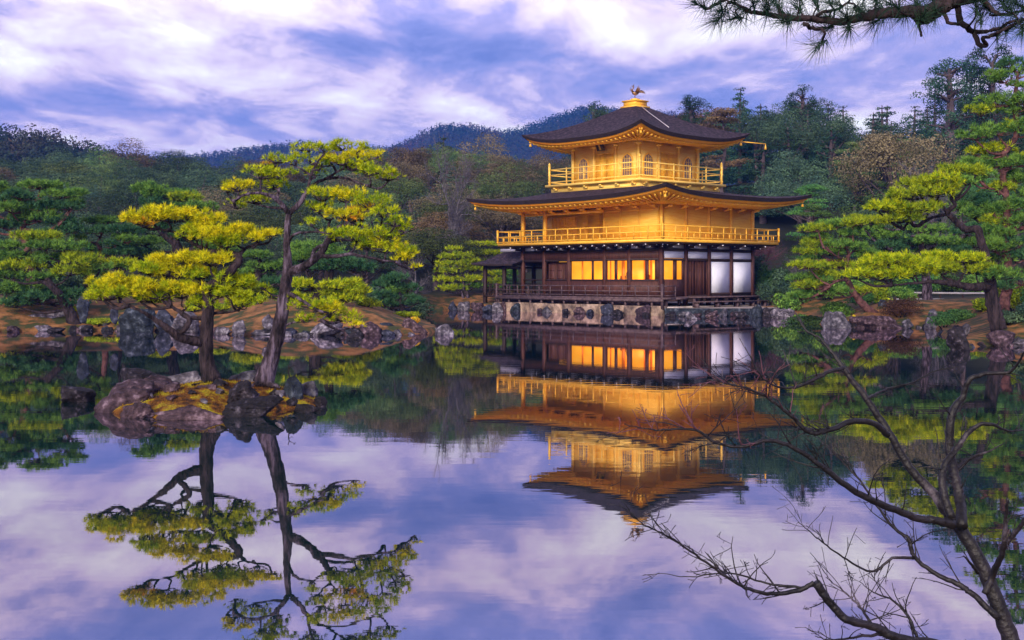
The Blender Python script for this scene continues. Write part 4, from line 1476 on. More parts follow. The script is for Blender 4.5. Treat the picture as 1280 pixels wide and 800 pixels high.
def pine(name, label, D, origin, scale, limbs, pads, tones, bark, cat='pine tree', group=None, needle=0.09, nw=0.011, dens=260, K=13,
         twigs=True, ryf=0.85, dspread=None, gx=1.26, gz=1.18):
    """limbs: list of (points[(x,y[,dD])], radii px); pads: (x,y,rx,ry[,tone[,dD]]) in a zoomed photo's pixels"""
    ox, oy = origin
    conv = lambda x, y: (ox + x / scale, oy + y / scale)
    TR, CR = MB(), MB()
    skeleton = []
    base = None
    for pts, rs in limbs:
        W = []
        for p in pts:
            px, py = conv(p[0], p[1])
            W.append(at(px, py, D + (p[2] if len(p) > 2 else 0.0)))
        if base is None:
            base = W[0].copy()
        S = smooth_line(W, 5, 0.004 * D / 20)
        rr = interp_r([r / scale / FPX * D for r in rs], len(S))
        TR.tube(S, rr, 9, rough=0.07)
        skeleton.append(S)
    SK = np.concatenate(skeleton)
    sp = dspread if dspread is not None else 0.0
    for pd in pads:
        px, py = conv(pd[0], pd[1])
        rx, rz = gx * pd[2] / scale / FPX * D, gz * pd[3] / scale / FPX * D
        tone = pd[4] if len(pd) > 4 else 0
        off = pd[5] if len(pd) > 5 else rng.uniform(-1, 1) * (sp or rx * 0.5)
        c = at(px, py, D + off)
        ry = rx * ryf
        n_here = dens
        P, Dr, lc = pad_tufts((c.x, c.y, c.z), rx, ry, rz, n_here)
        V, F = needles(P, Dr, K, needle, nw, 0.55)
        CR.add(V, F, tone)
        if twigs:
            # branch from the nearest skeleton point at or below the pad, then twigs to its lobes
            tgt = np.array([c.x, c.y, c.z - rz * 0.35])
            dd = np.linalg.norm(SK - tgt, axis=1) + 1.2 * np.maximum(0, SK[:, 2] - tgt[2] + 0.05)
            s0 = SK[np.argmin(dd)]
            if np.linalg.norm(tgt - s0) > 0.05:
                mid = (s0 + tgt) / 2 + np.array([0, 0, -0.10 * np.linalg.norm(tgt - s0)]) + rng.normal(0, 0.03, 3)
                S = smooth_line([s0, mid, tgt], 5)
                r0 = min(0.02 + 0.018 * np.linalg.norm(tgt - s0), 0.06) * (D / 20) ** 0.5
                TR.tube(S, interp_r([r0, r0 * 0.45], len(S)), 6)
            for q in lc:
                qq = q - np.array([0, 0, rz * 0.15])
                S = smooth_line([tgt, (tgt + qq) / 2 + rng.normal(0, 0.04 * rx, 3), qq], 2)
                TR.tube(S, interp_r([0.012 * (D / 20) ** 0.5, 0.004 * (D / 20) ** 0.5], len(S)), 4)
    root = empty(name, tuple(base), 0, label, cat, group)
    loc = np.array(base)
    TR.V = [v - loc for v in TR.V]
    CR.V = [v - loc for v in CR.V]
    TR.build('trunk', M[bark], root, True)
    CR.build('crown', [M[t] for t in tones], root)
    return root


Y4 = ['n_yellow', 'n_lime', 'n_orange', 'n_olive']
# left pine on the islet
padsA = [(285, 85, 62, 40, 0), (340, 70, 60, 38, 0), (300, 105, 40, 22, 2), (400, 75, 75, 42, 0), (480, 75, 55, 40, 0), (560, 100, 62, 38, 0), (510, 150, 65, 34, 1), (540, 130, 60, 34, 0),
         (620, 165, 85, 46, 0), (700, 150, 68, 42, 0), (640, 190, 70, 28, 1), (775, 165, 60, 32, 0), (835, 145, 30, 16, 0),
         (375, 262, 55, 28, 0), (470, 258, 75, 26, 0), (575, 262, 70, 28, 0), (320, 300, 70, 28, 1), (440, 312, 90, 34, 0), (540, 320, 60, 28, 1),
         (100, 370, 56, 46, 0), (180, 372, 75, 50, 0), (265, 385, 85, 46, 0), (370, 392, 90, 46, 0), (460, 395, 80, 42, 1), (545, 400, 75, 44, 0), (150, 405, 80, 30, 1), (330, 415, 90, 26, 1),
         (615, 392, 55, 34, 1), (540, 440, 58, 24, 1), (665, 345, 62, 36, 1), (730, 362, 56, 36, 1), (700, 440, 76, 32, 1), (660, 400, 50, 28, 1), (640, 320, 40, 22, 1)]
limA = [([(582, 752), (566, 700), (560, 640), (560, 560), (564, 490), (572, 430), (560, 385), (585, 350)], [42, 33, 29, 28, 26, 22, 19, 16]),
        ([(565, 360), (618, 332, -.1), (672, 285, -.15), (697, 245, -.1), (662, 225), (590, 214, .1), (520, 190, .2), (440, 140, .2), (360, 120, .1)], [17, 18, 18, 17, 15, 11, 8, 6, 4]),
        ([(690, 240), (720, 205, .1), (760, 185, .2)], [10, 7, 4]),
        ([(560, 590), (520, 588, -.1), (450, 572, -.3), (395, 532, -.45), (345, 498, -.5), (300, 470, -.6), (240, 440, -.6)], [24, 21, 18, 14, 10, 7, 5]),
        ([(440, 560, -.3), (478, 528, -.35), (488, 495, -.3), (455, 470, -.2), (415, 445, -.1)], [13, 12, 11, 9, 6]),
        ([(560, 490), (520, 492, .2), (480, 490, .2), (455, 470, .2), (490, 440, .2)], [12, 9, 7, 6, 4]),
        ([(560, 470), (600, 472, .1), (660, 466, .1), (700, 455, .1)], [9, 7, 5, 3]),
        ([(575, 750), (540, 768, -.2), (500, 770, -.4)], [16, 11, 4]), ([(585, 745), (625, 758, -.1), (650, 765, -.3)], [15, 9, 3])]
pine('yellow_pine', 'short yellow needled pine with thick dark trunk, left of the two on the islet', 19.4, (90, 250), 3.333, limA, padsA, Y4, 'bark_dark',
     group='pines on the islet', needle=0.085, nw=0.010, dens=430, K=15, gx=1.32, gz=1.22)
# right, taller, leaning pine on the islet
padsB = [(290, 66, 38, 22, 1), (340, 72, 42, 24, 1), (395, 62, 48, 20, 1), (445, 66, 40, 20, 1), (455, 95, 46, 24, 0), (330, 110, 52, 30, 1), (400, 105, 55, 26, 0), (350, 95, 20, 10, 2), (505, 88, 22, 15, 0),
         (480, 140, 55, 22, 1), (540, 158, 46, 20, 1), (250, 108, 34, 26, 1), (430, 125, 50, 18, 1), (300, 140, 40, 20, 1),
         (190, 102, 36, 20, 1), (140, 150, 52, 26, 1), (70, 192, 52, 20, 0), (200, 155, 55, 26, 1), (60, 245, 32, 18, 1), (115, 228, 48, 20, 1), (160, 115, 18, 9, 2), (35, 200, 22, 12, 0), (180, 185, 50, 16, 1),
         (335, 220, 55, 26, 1), (405, 222, 62, 28, 0), (475, 240, 62, 30, 1), (520, 268, 46, 26, 1), (320, 255, 48, 22, 1), (400, 275, 60, 22, 0), (460, 262, 44, 20, 2), (560, 300, 45, 20, 1), (590, 322, 30, 14, 1), (430, 290, 34, 12, 2), (300, 300, 30, 16, 1),
         (520, 345, 60, 26, 1), (440, 345, 70, 26, 1), (530, 380, 66, 28, 0), (595, 415, 42, 30, 0), (570, 395, 50, 26, 1), (470, 372, 50, 20, 1), (620, 440, 18, 12, 0), (380, 330, 45, 20, 1),
         (310, 555, 70, 26, 1), (280, 600, 34, 16, 1), (390, 595, 56, 24, 1), (430, 618, 28, 18, 0), (365, 572, 52, 24, 0), (250, 530, 30, 14, 1), (170, 520, 30, 22, 1), (150, 500, 18, 10, 1)]
limB = [([(146, 800), (164, 745), (184, 680), (203, 590), (216, 500), (224, 440), (222, 380), (223, 310), (228, 262)], [34, 27, 24, 21, 19, 16, 12, 10, 9]),
        ([(226, 450), (270, 436, -.1), (300, 415, -.2), (330, 388, -.2), (350, 350, -.1), (372, 318), (410, 300, .1), (462, 308, .2), (515, 332, .2)], [15, 13, 12, 11, 9, 7, 5, 4, 2]),
        ([(318, 398, -.2), (360, 402, -.3), (430, 394, -.4), (492, 408, -.4), (560, 418, -.4)], [8, 6, 5, 4, 2]),
        ([(300, 415, -.2), (308, 382, .1), (345, 362, .3), (400, 350, .4), (470, 355, .5)], [8, 6, 5, 4, 2]),
        ([(355, 345), (352, 300, .3), (375, 270, .3)], [5, 4, 2]),
        ([(228, 268), (192, 226, -.2), (150, 205, -.3), (100, 206, -.4), (55, 226, -.5)], [9, 7, 5, 4, 2]),
        ([(190, 224, -.2), (195, 180, .1), (170, 150, .3), (190, 115, .3)], [5, 4, 3, 2]),
        ([(228, 268), (264, 232), (290, 190, .1), (332, 163, .2), (390, 155, .3), (450, 172, .3), (505, 190, .3)], [9, 8, 7, 5, 4, 3, 2]),
        ([(286, 195), (300, 140, -.2), (322, 100, -.3), (340, 80, -.3)], [5, 4, 3, 2]),
        ([(340, 160, .2), (400, 125, .1), (450, 100)], [4, 3, 1.5]),
        ([(228, 350), (250, 330, -.2), (310, 325, -.4), (360, 330, -.5)], [5, 4, 3, 1.5]),
        ([(222, 520), (240, 522, -.1), (272, 542, -.2), (320, 570, -.3), (352, 580, -.4), (318, 605, -.5)], [8, 7, 5, 4, 3, 2]),
        ([(214, 500), (190, 488, .1), (165, 495, .2)], [4, 3, 1.5]),
        ([(146, 798), (120, 805, -.2), (100, 812, -.3)], [16, 8, 3]), ([(150, 798), (180, 802, -.2), (200, 812, -.3)], [14, 7, 3])]
pine('leaning_pine', 'tall leaning pine with purple grey trunk and yellow green tufts on the islet', 19.6, (270, 160), 2.5, limB, padsB, Y4, 'bark',
     group='pines on the islet', needle=0.075, nw=0.009, dens=300, K=15, gx=1.22, gz=1.1)

G3 = ['n_green', 'n_olive', 'n_deep', 'n_lime']
far = dict(needle=0.19, nw=0.028, dens=85, K=13)
GS = 'pines on the left shore'
pine('shore_pine', 'big spreading green pine with dark leaning trunk at the far left shore', 47.6, (0, 220), 3.811,
     [([(370, 742), (345, 680), (318, 620), (280, 560, -.5), (240, 520, -.7), (200, 505, -.5)], [36, 28, 24, 20, 14, 9]),
      ([(300, 590), (340, 540, .5), (375, 545, .8)], [14, 10, 6]), ([(250, 525, -.6), (180, 440, .3), (150, 400, .5), (120, 370, .3), (75, 372)], [16, 11, 10, 9, 5]),
      ([(230, 440, .5), (290, 420, .2), (330, 385)], [6, 5, 3])],
     [(170, 300, 92, 24, 1), (40, 345, 60, 22, 0), (330, 345, 85, 26, 0), (215, 345, 70, 20, 0), (60, 395, 70, 26, 0), (240, 405, 85, 28, 0), (400, 415, 85, 32, 1), (110, 440, 85, 26, 1), (330, 465, 85, 28, 1),
      (50, 485, 75, 26, 0), (210, 485, 70, 22, 0), (430, 475, 65, 24, 0), (100, 545, 90, 26, 0), (250, 600, 130, 40, 2), (90, 615, 75, 26, 2), (340, 570, 60, 24, 2), (170, 580, 70, 26, 2), (30, 560, 60, 26, 0), (20, 440, 50, 26, 0), (480, 440, 50, 22, 0), (480, 510, 40, 18, 0)],
     G3, 'bark_dark', group=GS, **far)
pine('shore_pine', 'tall layered dark green pine at the left edge behind the spreading one', 53, (0, 220), 3.811,
     [([(150, 520), (140, 400), (110, 250), (150, 180, .4), (175, 110)], [24, 20, 15, 11, 8]), ([(115, 255), (170, 265, -.4), (215, 275, -.6)], [9, 7, 4])],
     [(190, 55, 95, 18, 0), (40, 80, 60, 18, 0), (300, 95, 88, 24, 0), (120, 110, 100, 24, 2), (220, 158, 120, 26, 2), (60, 170, 85, 26, 0), (330, 155, 60, 18, 2), (180, 208, 110, 26, 0), (290, 228, 85, 22, 2), (40, 250, 60, 22, 2),
      (100, 225, 80, 24, 2), (30, 130, 60, 22, 2), (330, 265, 60, 20, 2), (-40, 60, 60, 24, 0), (-50, 160, 70, 26, 2), (-60, 240, 70, 26, 2), (230, 290, 80, 20, 2), (360, 130, 40, 14, 0)],
     G3, 'bark_red', group=GS, **far)
pine('shore_pine', 'slender pine with bare reddish forked trunk right of the spreading green pine', 54.5, (0, 220), 3.811,
     [([(500, 640), (500, 520), (485, 390), (470, 345), (450, 320), (395, 322)], [16, 14, 12, 10, 8, 5]), ([(460, 330), (490, 270), (515, 245)], [7, 5, 3]), ([(478, 350), (490, 310), (540, 312)], [6, 5, 3])],
     [(500, 222, 86, 16, 0), (455, 268, 66, 20, 2), (580, 268, 64, 24, 2), (600, 310, 60, 22, 0), (530, 335, 58, 20, 2), (380, 300, 40, 14, 0), (520, 380, 50, 22, 2), (600, 370, 50, 24, 2), (420, 360, 40, 18, 2)],
     G3, 'bark_red', group=GS, **far)
pine('small_pine', 'small bright green topped pine above the left tip of the yellow pine', 50.5, (0, 220), 3.811,
     [([(560, 700), (572, 600), (565, 520), (572, 465), (560, 440)], [12, 10, 8, 7, 4])],
     [(578, 425, 60, 18, 3), (545, 435, 40, 16, 0), (610, 440, 40, 14, 0)], G3, 'bark_dark', group=GS, **far)
pine('shore_pine', 'flat topped green pine showing above the orange tip of the left islet pine', 59, (0, 0), 1.0,
     [([(218, 392), (215, 350), (222, 310), (205, 292), (190, 270), (205, 250)], [8, 7, 6, 5, 4, 2]), ([(216, 315), (240, 312), (262, 300)], [4, 3, 2])],
     [(188, 238, 22, 6, 0), (208, 246, 26, 7, 0), (232, 250, 22, 6, 1), (200, 258, 24, 7, 2), (240, 262, 26, 6, 0), (215, 275, 34, 8, 2), (255, 280, 22, 7, 2), (190, 290, 26, 8, 2), (240, 300, 30, 8, 2), (175, 320, 24, 9, 2), (270, 312, 26, 8, 0), (180, 305, 20, 6, 0)],
     G3, 'bark_dark', group=GS, **far)
pine('shore_pine', 'layered green pine seen between the two islet pine trunks', 57, (0, 0), 1.0,
     [([(322, 400), (326, 370), (322, 345), (325, 325)], [7, 6, 5, 3])],
     [(325, 322, 18, 5, 0), (335, 336, 22, 6, 0), (315, 346, 20, 6, 0), (338, 356, 24, 7, 2), (312, 362, 22, 6, 1), (330, 374, 22, 6, 2), (296, 352, 14, 5, 2)], G3, 'bark_dark', group=GS, **far)
pine('shore_pine', 'pine with thick curved black trunk right of the leaning islet pine', 46.5, (270, 160), 2.5,
     [([(322, 640), (312, 560), (316, 515), (345, 485), (355, 440), (350, 395)], [20, 18, 17, 16, 13, 8]), ([(300, 640), (300, 520), (296, 480)], [11, 10, 9]), ([(350, 440), (400, 430), (450, 420)], [7, 5, 3])],
     [(390, 495, 60, 14, 3), (430, 515, 40, 14, 3), (360, 520, 56, 16, 1), (400, 535, 50, 14, 3), (300, 385, 60, 22, 0), (270, 410, 50, 18, 0), (290, 440, 60, 20, 2), (400, 430, 60, 22, 2), (440, 445, 50, 22, 2), (350, 400, 50, 18, 0), (250, 495, 50, 14, 3)],
     G3, 'bark_dark', group=GS, **far)
pine('shrubby_pine', 'low dark green rounded pine at the tip of the left shore', 54, (440, 260), 4.704,
     [([(292, 640), (296, 590), (285, 540), (280, 480)], [14, 12, 9, 6]), ([(290, 560), (330, 520), (350, 490)], [6, 5, 3])],
     [(270, 425, 85, 24, 2), (200, 460, 70, 26, 2), (330, 480, 60, 24, 2), (180, 520, 66, 26, 2), (180, 565, 60, 24, 2), (260, 500, 70, 26, 0), (270, 570, 60, 20, 2), (385, 555, 46, 20, 2), (340, 540, 50, 20, 2)],
     G3, 'bark_dark', group=GS, **far)
pine('trimmed_pine', 'round trimmed bright green pine on twin trunks left of the porch', 79, (440, 260), 4.704,
     [([(695, 600), (680, 520), (660, 470), (650, 380), (610, 280)], [13, 11, 9, 7, 4]), ([(670, 600), (655, 530), (640, 480)], [11, 9, 6])],
     [(600, 248, 42, 14, 3), (565, 295, 50, 16, 1), (635, 290, 60, 18, 1), (550, 340, 50, 18, 3), (630, 340, 66, 20, 1), (580, 382, 76, 20, 1), (700, 365, 60, 18, 1), (560, 430, 64, 20, 3), (650, 430, 70, 22, 1), (720, 430, 50, 18, 3),
      (545, 480, 56, 18, 3), (620, 480, 56, 18, 1), (700, 470, 70, 20, 0), (700, 320, 50, 16, 1)], G3, 'bark', group=GS, needle=0.22, nw=0.035, dens=45, K=12)
pine('layered_pine', 'layered pine with dark straight trunk just behind the porch roof', 84, (440, 260), 4.704,
     [([(765, 590), (768, 500), (778, 400), (785, 330), (770, 260)], [14, 12, 11, 9, 5])],
     [(770, 222, 80, 14, 3), (810, 270, 70, 16, 1), (740, 275, 50, 14, 1), (840, 400, 60, 20, 3), (900, 395, 60, 20, 0), (830, 440, 60, 20, 1), (940, 430, 50, 24, 2), (780, 330, 50, 16, 1), (850, 480, 70, 24, 0), (920, 480, 60, 24, 2)],
     G3, 'bark', group=GS, needle=0.22, nw=0.035, dens=45, K=12)

# right shore
GT = 'pines on the right shore'
pine('leaning_shore_pine', 'wide layered green pine with pale leaning trunk nearest the pavilion on the right shore', 51.5, (960, 240), 4.444,
     [([(608, 690), (560, 655), (515, 610), (475, 560), (450, 510), (432, 455), (438, 390), (450, 340)], [24, 22, 20, 19, 17, 15, 12, 9]),
      ([(442, 492), (395, 490, -.5), (345, 520, -.8)], [9, 8, 4]), ([(430, 465), (365, 440, .5), (350, 432, .8)], [7, 5, 3]), ([(436, 385), (380, 355, -.5), (310, 312, -.9)], [8, 5, 3]), ([(440, 370), (400, 385), (345, 378)], [6, 5, 3]),
      ([(450, 345), (480, 330), (520, 325)], [8, 5, 3]), ([(432, 450), (480, 432), (520, 440)], [7, 5, 3])],
     [(280, 212, 76, 20, 1), (375, 190, 84, 24, 0), (470, 185, 66, 22, 1), (270, 300, 80, 24, 1), (225, 345, 62, 20, 1), (400, 305, 86, 24, 0), (505, 315, 76, 22, 0), (360, 345, 80, 22, 0), (230, 418, 96, 20, 1), (380, 415, 80, 20, 1),
      (200, 488, 80, 20, 0), (320, 470, 80, 22, 1), (230, 530, 88, 20, 1), (180, 588, 66, 22, 0), (300, 568, 86, 22, 0), (400, 560, 60, 20, 0), (550, 355, 66, 22, 0), (300, 255, 66, 18, 0), (450, 245, 60, 20, 0), (240, 380, 60, 18, 0), (560, 460, 50, 20, 1), (540, 560, 60, 22, 1), (300, 500, 70, 22, 0)],
     G3, 'bark_red', group=GT, **far)
pine('upright_shore_pine', 'layered yellow green pine on a straight stout trunk before the rail fence', 57, (1040, 190), 3.333,
     [([(396, 650), (395, 560), (385, 470), (370, 360), (330, 290), (300, 320)], [22, 20, 17, 12, 7, 4]), ([(372, 365), (340, 350), (290, 355)], [7, 5, 3]), ([(380, 430), (320, 420), (260, 410)], [7, 5, 3]), ([(370, 340), (400, 300), (440, 290)], [6, 5, 3])],
     [(120, 298, 76, 20, 1), (190, 300, 60, 18, 3), (215, 360, 66, 20, 0), (150, 330, 60, 18, 0), (380, 332, 76, 18, 0), (430, 385, 86, 24, 0), (520, 400, 70, 22, 0), (230, 395, 56, 18, 2), (140, 432, 50, 16, 2), (290, 425, 76, 18, 2), (480, 420, 76, 18, 2), (320, 385, 70, 20, 2), (600, 390, 60, 22, 0), (560, 340, 60, 24, 2)],
     G3, 'bark', group=GT, **far)
pine('big_pine', 'big pine with crooked dark trunk, long low limb and bright lime layers', 37.2, (1040, 190), 3.333,
     [([(694, 742), (676, 660), (664, 590), (656, 520), (645, 460), (634, 410), (618, 365), (606, 320), (560, 322, .3), (520, 292, .4), (482, 252, .3), (512, 222, .1), (498, 198)], [34, 30, 26, 23, 20, 18, 17, 16, 15, 13, 11, 9, 6]),
      ([(656, 560), (610, 562, -.6), (560, 560, -.8), (500, 548, -1.0), (430, 540, -1.1), (360, 545, -1.2), (250, 555, -1.2)], [20, 18, 15, 13, 9, 6, 3]),
      ([(560, 560, -.8), (500, 535, -.6), (470, 525, -.5)], [9, 7, 4]), ([(482, 252, .3), (440, 205, .3), (410, 220, .3)], [8, 6, 4]), ([(400, 280, .5), (350, 310, .5), (320, 290, .5), (300, 320, .5)], [9, 8, 6, 4]), ([(482, 258, .3), (430, 270, .5), (380, 285, .5)], [7, 6, 6])],
     [(250, 462, 92, 24, 3, -1.2), (170, 480, 66, 22, 3, -1.2), (345, 478, 86, 24, 3, -1.0), (105, 520, 52, 22, 3, -1.3), (200, 525, 86, 26, 3, -1.2), (330, 512, 96, 26, 3, -1.0), (460, 498, 86, 26, 1, -.8), (560, 458, 80, 22, 3, -.5), (430, 448, 76, 20, 3, -.4), (600, 498, 76, 26, 1, -.4), (690, 518, 76, 28, 0, -.6),
      (520, 88, 76, 22, 1), (600, 88, 52, 20, 1), (440, 128, 80, 24, 3), (355, 140, 72, 26, 1), (330, 188, 80, 24, 1), (420, 178, 76, 22, 3), (230, 240, 74, 24, 3), (325, 250, 84, 24, 1), (185, 235, 42, 18, 1), (490, 155, 60, 22, 1), (285, 288, 76, 20, 1), (400, 240, 60, 20, 1), (560, 130, 50, 20, 0), (270, 205, 50, 18, 1)],
     G3, 'bark_dark', group=GT, needle=0.15, nw=0.021, dens=110, K=13)
pine('tall_red_pine', 'tall red barked pine rising at the right edge of the photo', 39.5, (1040, 190), 3.333,
     [([(708, 735), (716, 660), (722, 600), (738, 540), (735, 480), (728, 400), (727, 290), (726, 190), (712, 90), (745, 45), (715, 15), (735, -20), (770, -80), (760, -200), (775, -330)], [26, 24, 22, 20, 17, 16, 15, 14, 14, 14, 13, 12, 12, 10, 6]),
      ([(730, 345), (760, 322), (800, 318), (860, 310)], [14, 12, 10, 6]), ([(770, -100), (830, -120), (900, -130)], [8, 6, 4]), ([(765, -200), (700, -190), (640, -180)], [6, 5, 3]), ([(728, 190), (690, 160), (650, 150)], [6, 5, 3])],
     [(670, 250, 56, 26, 0), (755, 235, 66, 30, 0), (690, 155, 56, 24, 1), (765, 120, 66, 30, 0), (685, 300, 56, 24, 1), (770, 290, 50, 24, 0), (700, 350, 76, 26, 0), (770, 390, 66, 28, 2), (680, 405, 76, 26, 0), (770, 450, 66, 32, 2), (790, 540, 56, 36, 2), (730, 570, 50, 24, 2), (700, 460, 60, 24, 0),
      (620, -160, 52, 22, 1), (700, -200, 66, 26, 0), (770, -160, 60, 26, 0), (600, -60, 56, 24, 0), (690, -80, 72, 26, 0), (760, -100, 50, 20, 3), (600, 8, 42, 18, 3), (680, 0, 70, 22, 3), (580, 62, 56, 22, 0), (660, 62, 70, 24, 0), (740, 60, 60, 26, 0), (620, 100, 50, 18, 0), (590, 125, 40, 14, 0),
      (720, -300, 60, 26, 0), (790, -260, 50, 26, 0), (820, -340, 60, 28, 0), (740, -360, 50, 22, 2), (830, -100, 60, 30, 0), (840, 30, 60, 30, 1), (860, 200, 60, 30, 0), (860, 300, 60, 30, 0), (820, -200, 60, 30, 0)],
     G3, 'bark_red', group=GT, needle=0.15, nw=0.021, dens=110, K=13, gx=1.4, gz=1.35)
pine('slim_dark_pine', 'slim dark trunked pine cut by the right edge behind the big crooked one', 50, (1040, 190), 3.333,
     [([(800, 640), (790, 590), (785, 520), (810, 400)], [14, 12, 10, 6])],
     [(640, 230, 60, 26, 2), (600, 200, 56, 26, 2), (560, 240, 56, 24, 0), (650, 280, 60, 24, 0), (600, 270, 60, 22, 0), (620, 330, 60, 24, 2), (830, 500, 60, 30, 2), (850, 420, 60, 30, 2)],
     G3, 'bark_dark', group=GT, **far)

# ------------------------------------------------------------------ leaf crowns
def leaf_quads(P, Nn, size, tilt=0.7):
    n = len(P)
    nr = Nn + rng.normal(0, tilt, (n, 3))
    nr /= np.linalg.norm(nr, axis=1)[:, None] + 1e-9
    r = rng.normal(size=(n, 3))
    a = np.cross(nr, r)
    a /= np.linalg.norm(a, axis=1)[:, None] + 1e-9
    b = np.cross(nr, a)
    s = size * rng.uniform(0.6, 1.3, (n, 1)) / 2
    V = np.stack([P - a * s, P - b * s * 0.6, P + a * s, P + b * s * 0.6], 1).reshape(-1, 3)
    return V, np.arange(4 * n).reshape(-1, 4)


def lobes_to_leaves(lobes, n, size, inner=0.25, tilt=0.6, low=-0.7):
    L_ = np.array(lobes, float)
    wt = (L_[:, 3] * L_[:, 4] * L_[:, 5]) ** (2 / 3)
    k = rng.choice(len(L_), n, p=wt / wt.sum())
    d = rng.normal(size=(n, 3))
    d /= np.linalg.norm(d, axis=1)[:, None]
    d[:, 2] = np.where(d[:, 2] < low, -d[:, 2], d[:, 2])
    rad = np.where(rng.uniform(size=n) < inner, rng.uniform(0.4, 0.85, n), rng.uniform(0.82, 1.08, n))
    bump = 1 + 0.14 * np.sin(d[:, 0] * 7 + k) * np.sin(d[:, 1] * 6 + 2 * k) + 0.10 * np.sin(d[:, 2] * 11 + k)
    P = L_[k, :3] + d * L_[k, 3:6] * (rad * bump)[:, None]
    return leaf_quads(P, d, size, tilt)


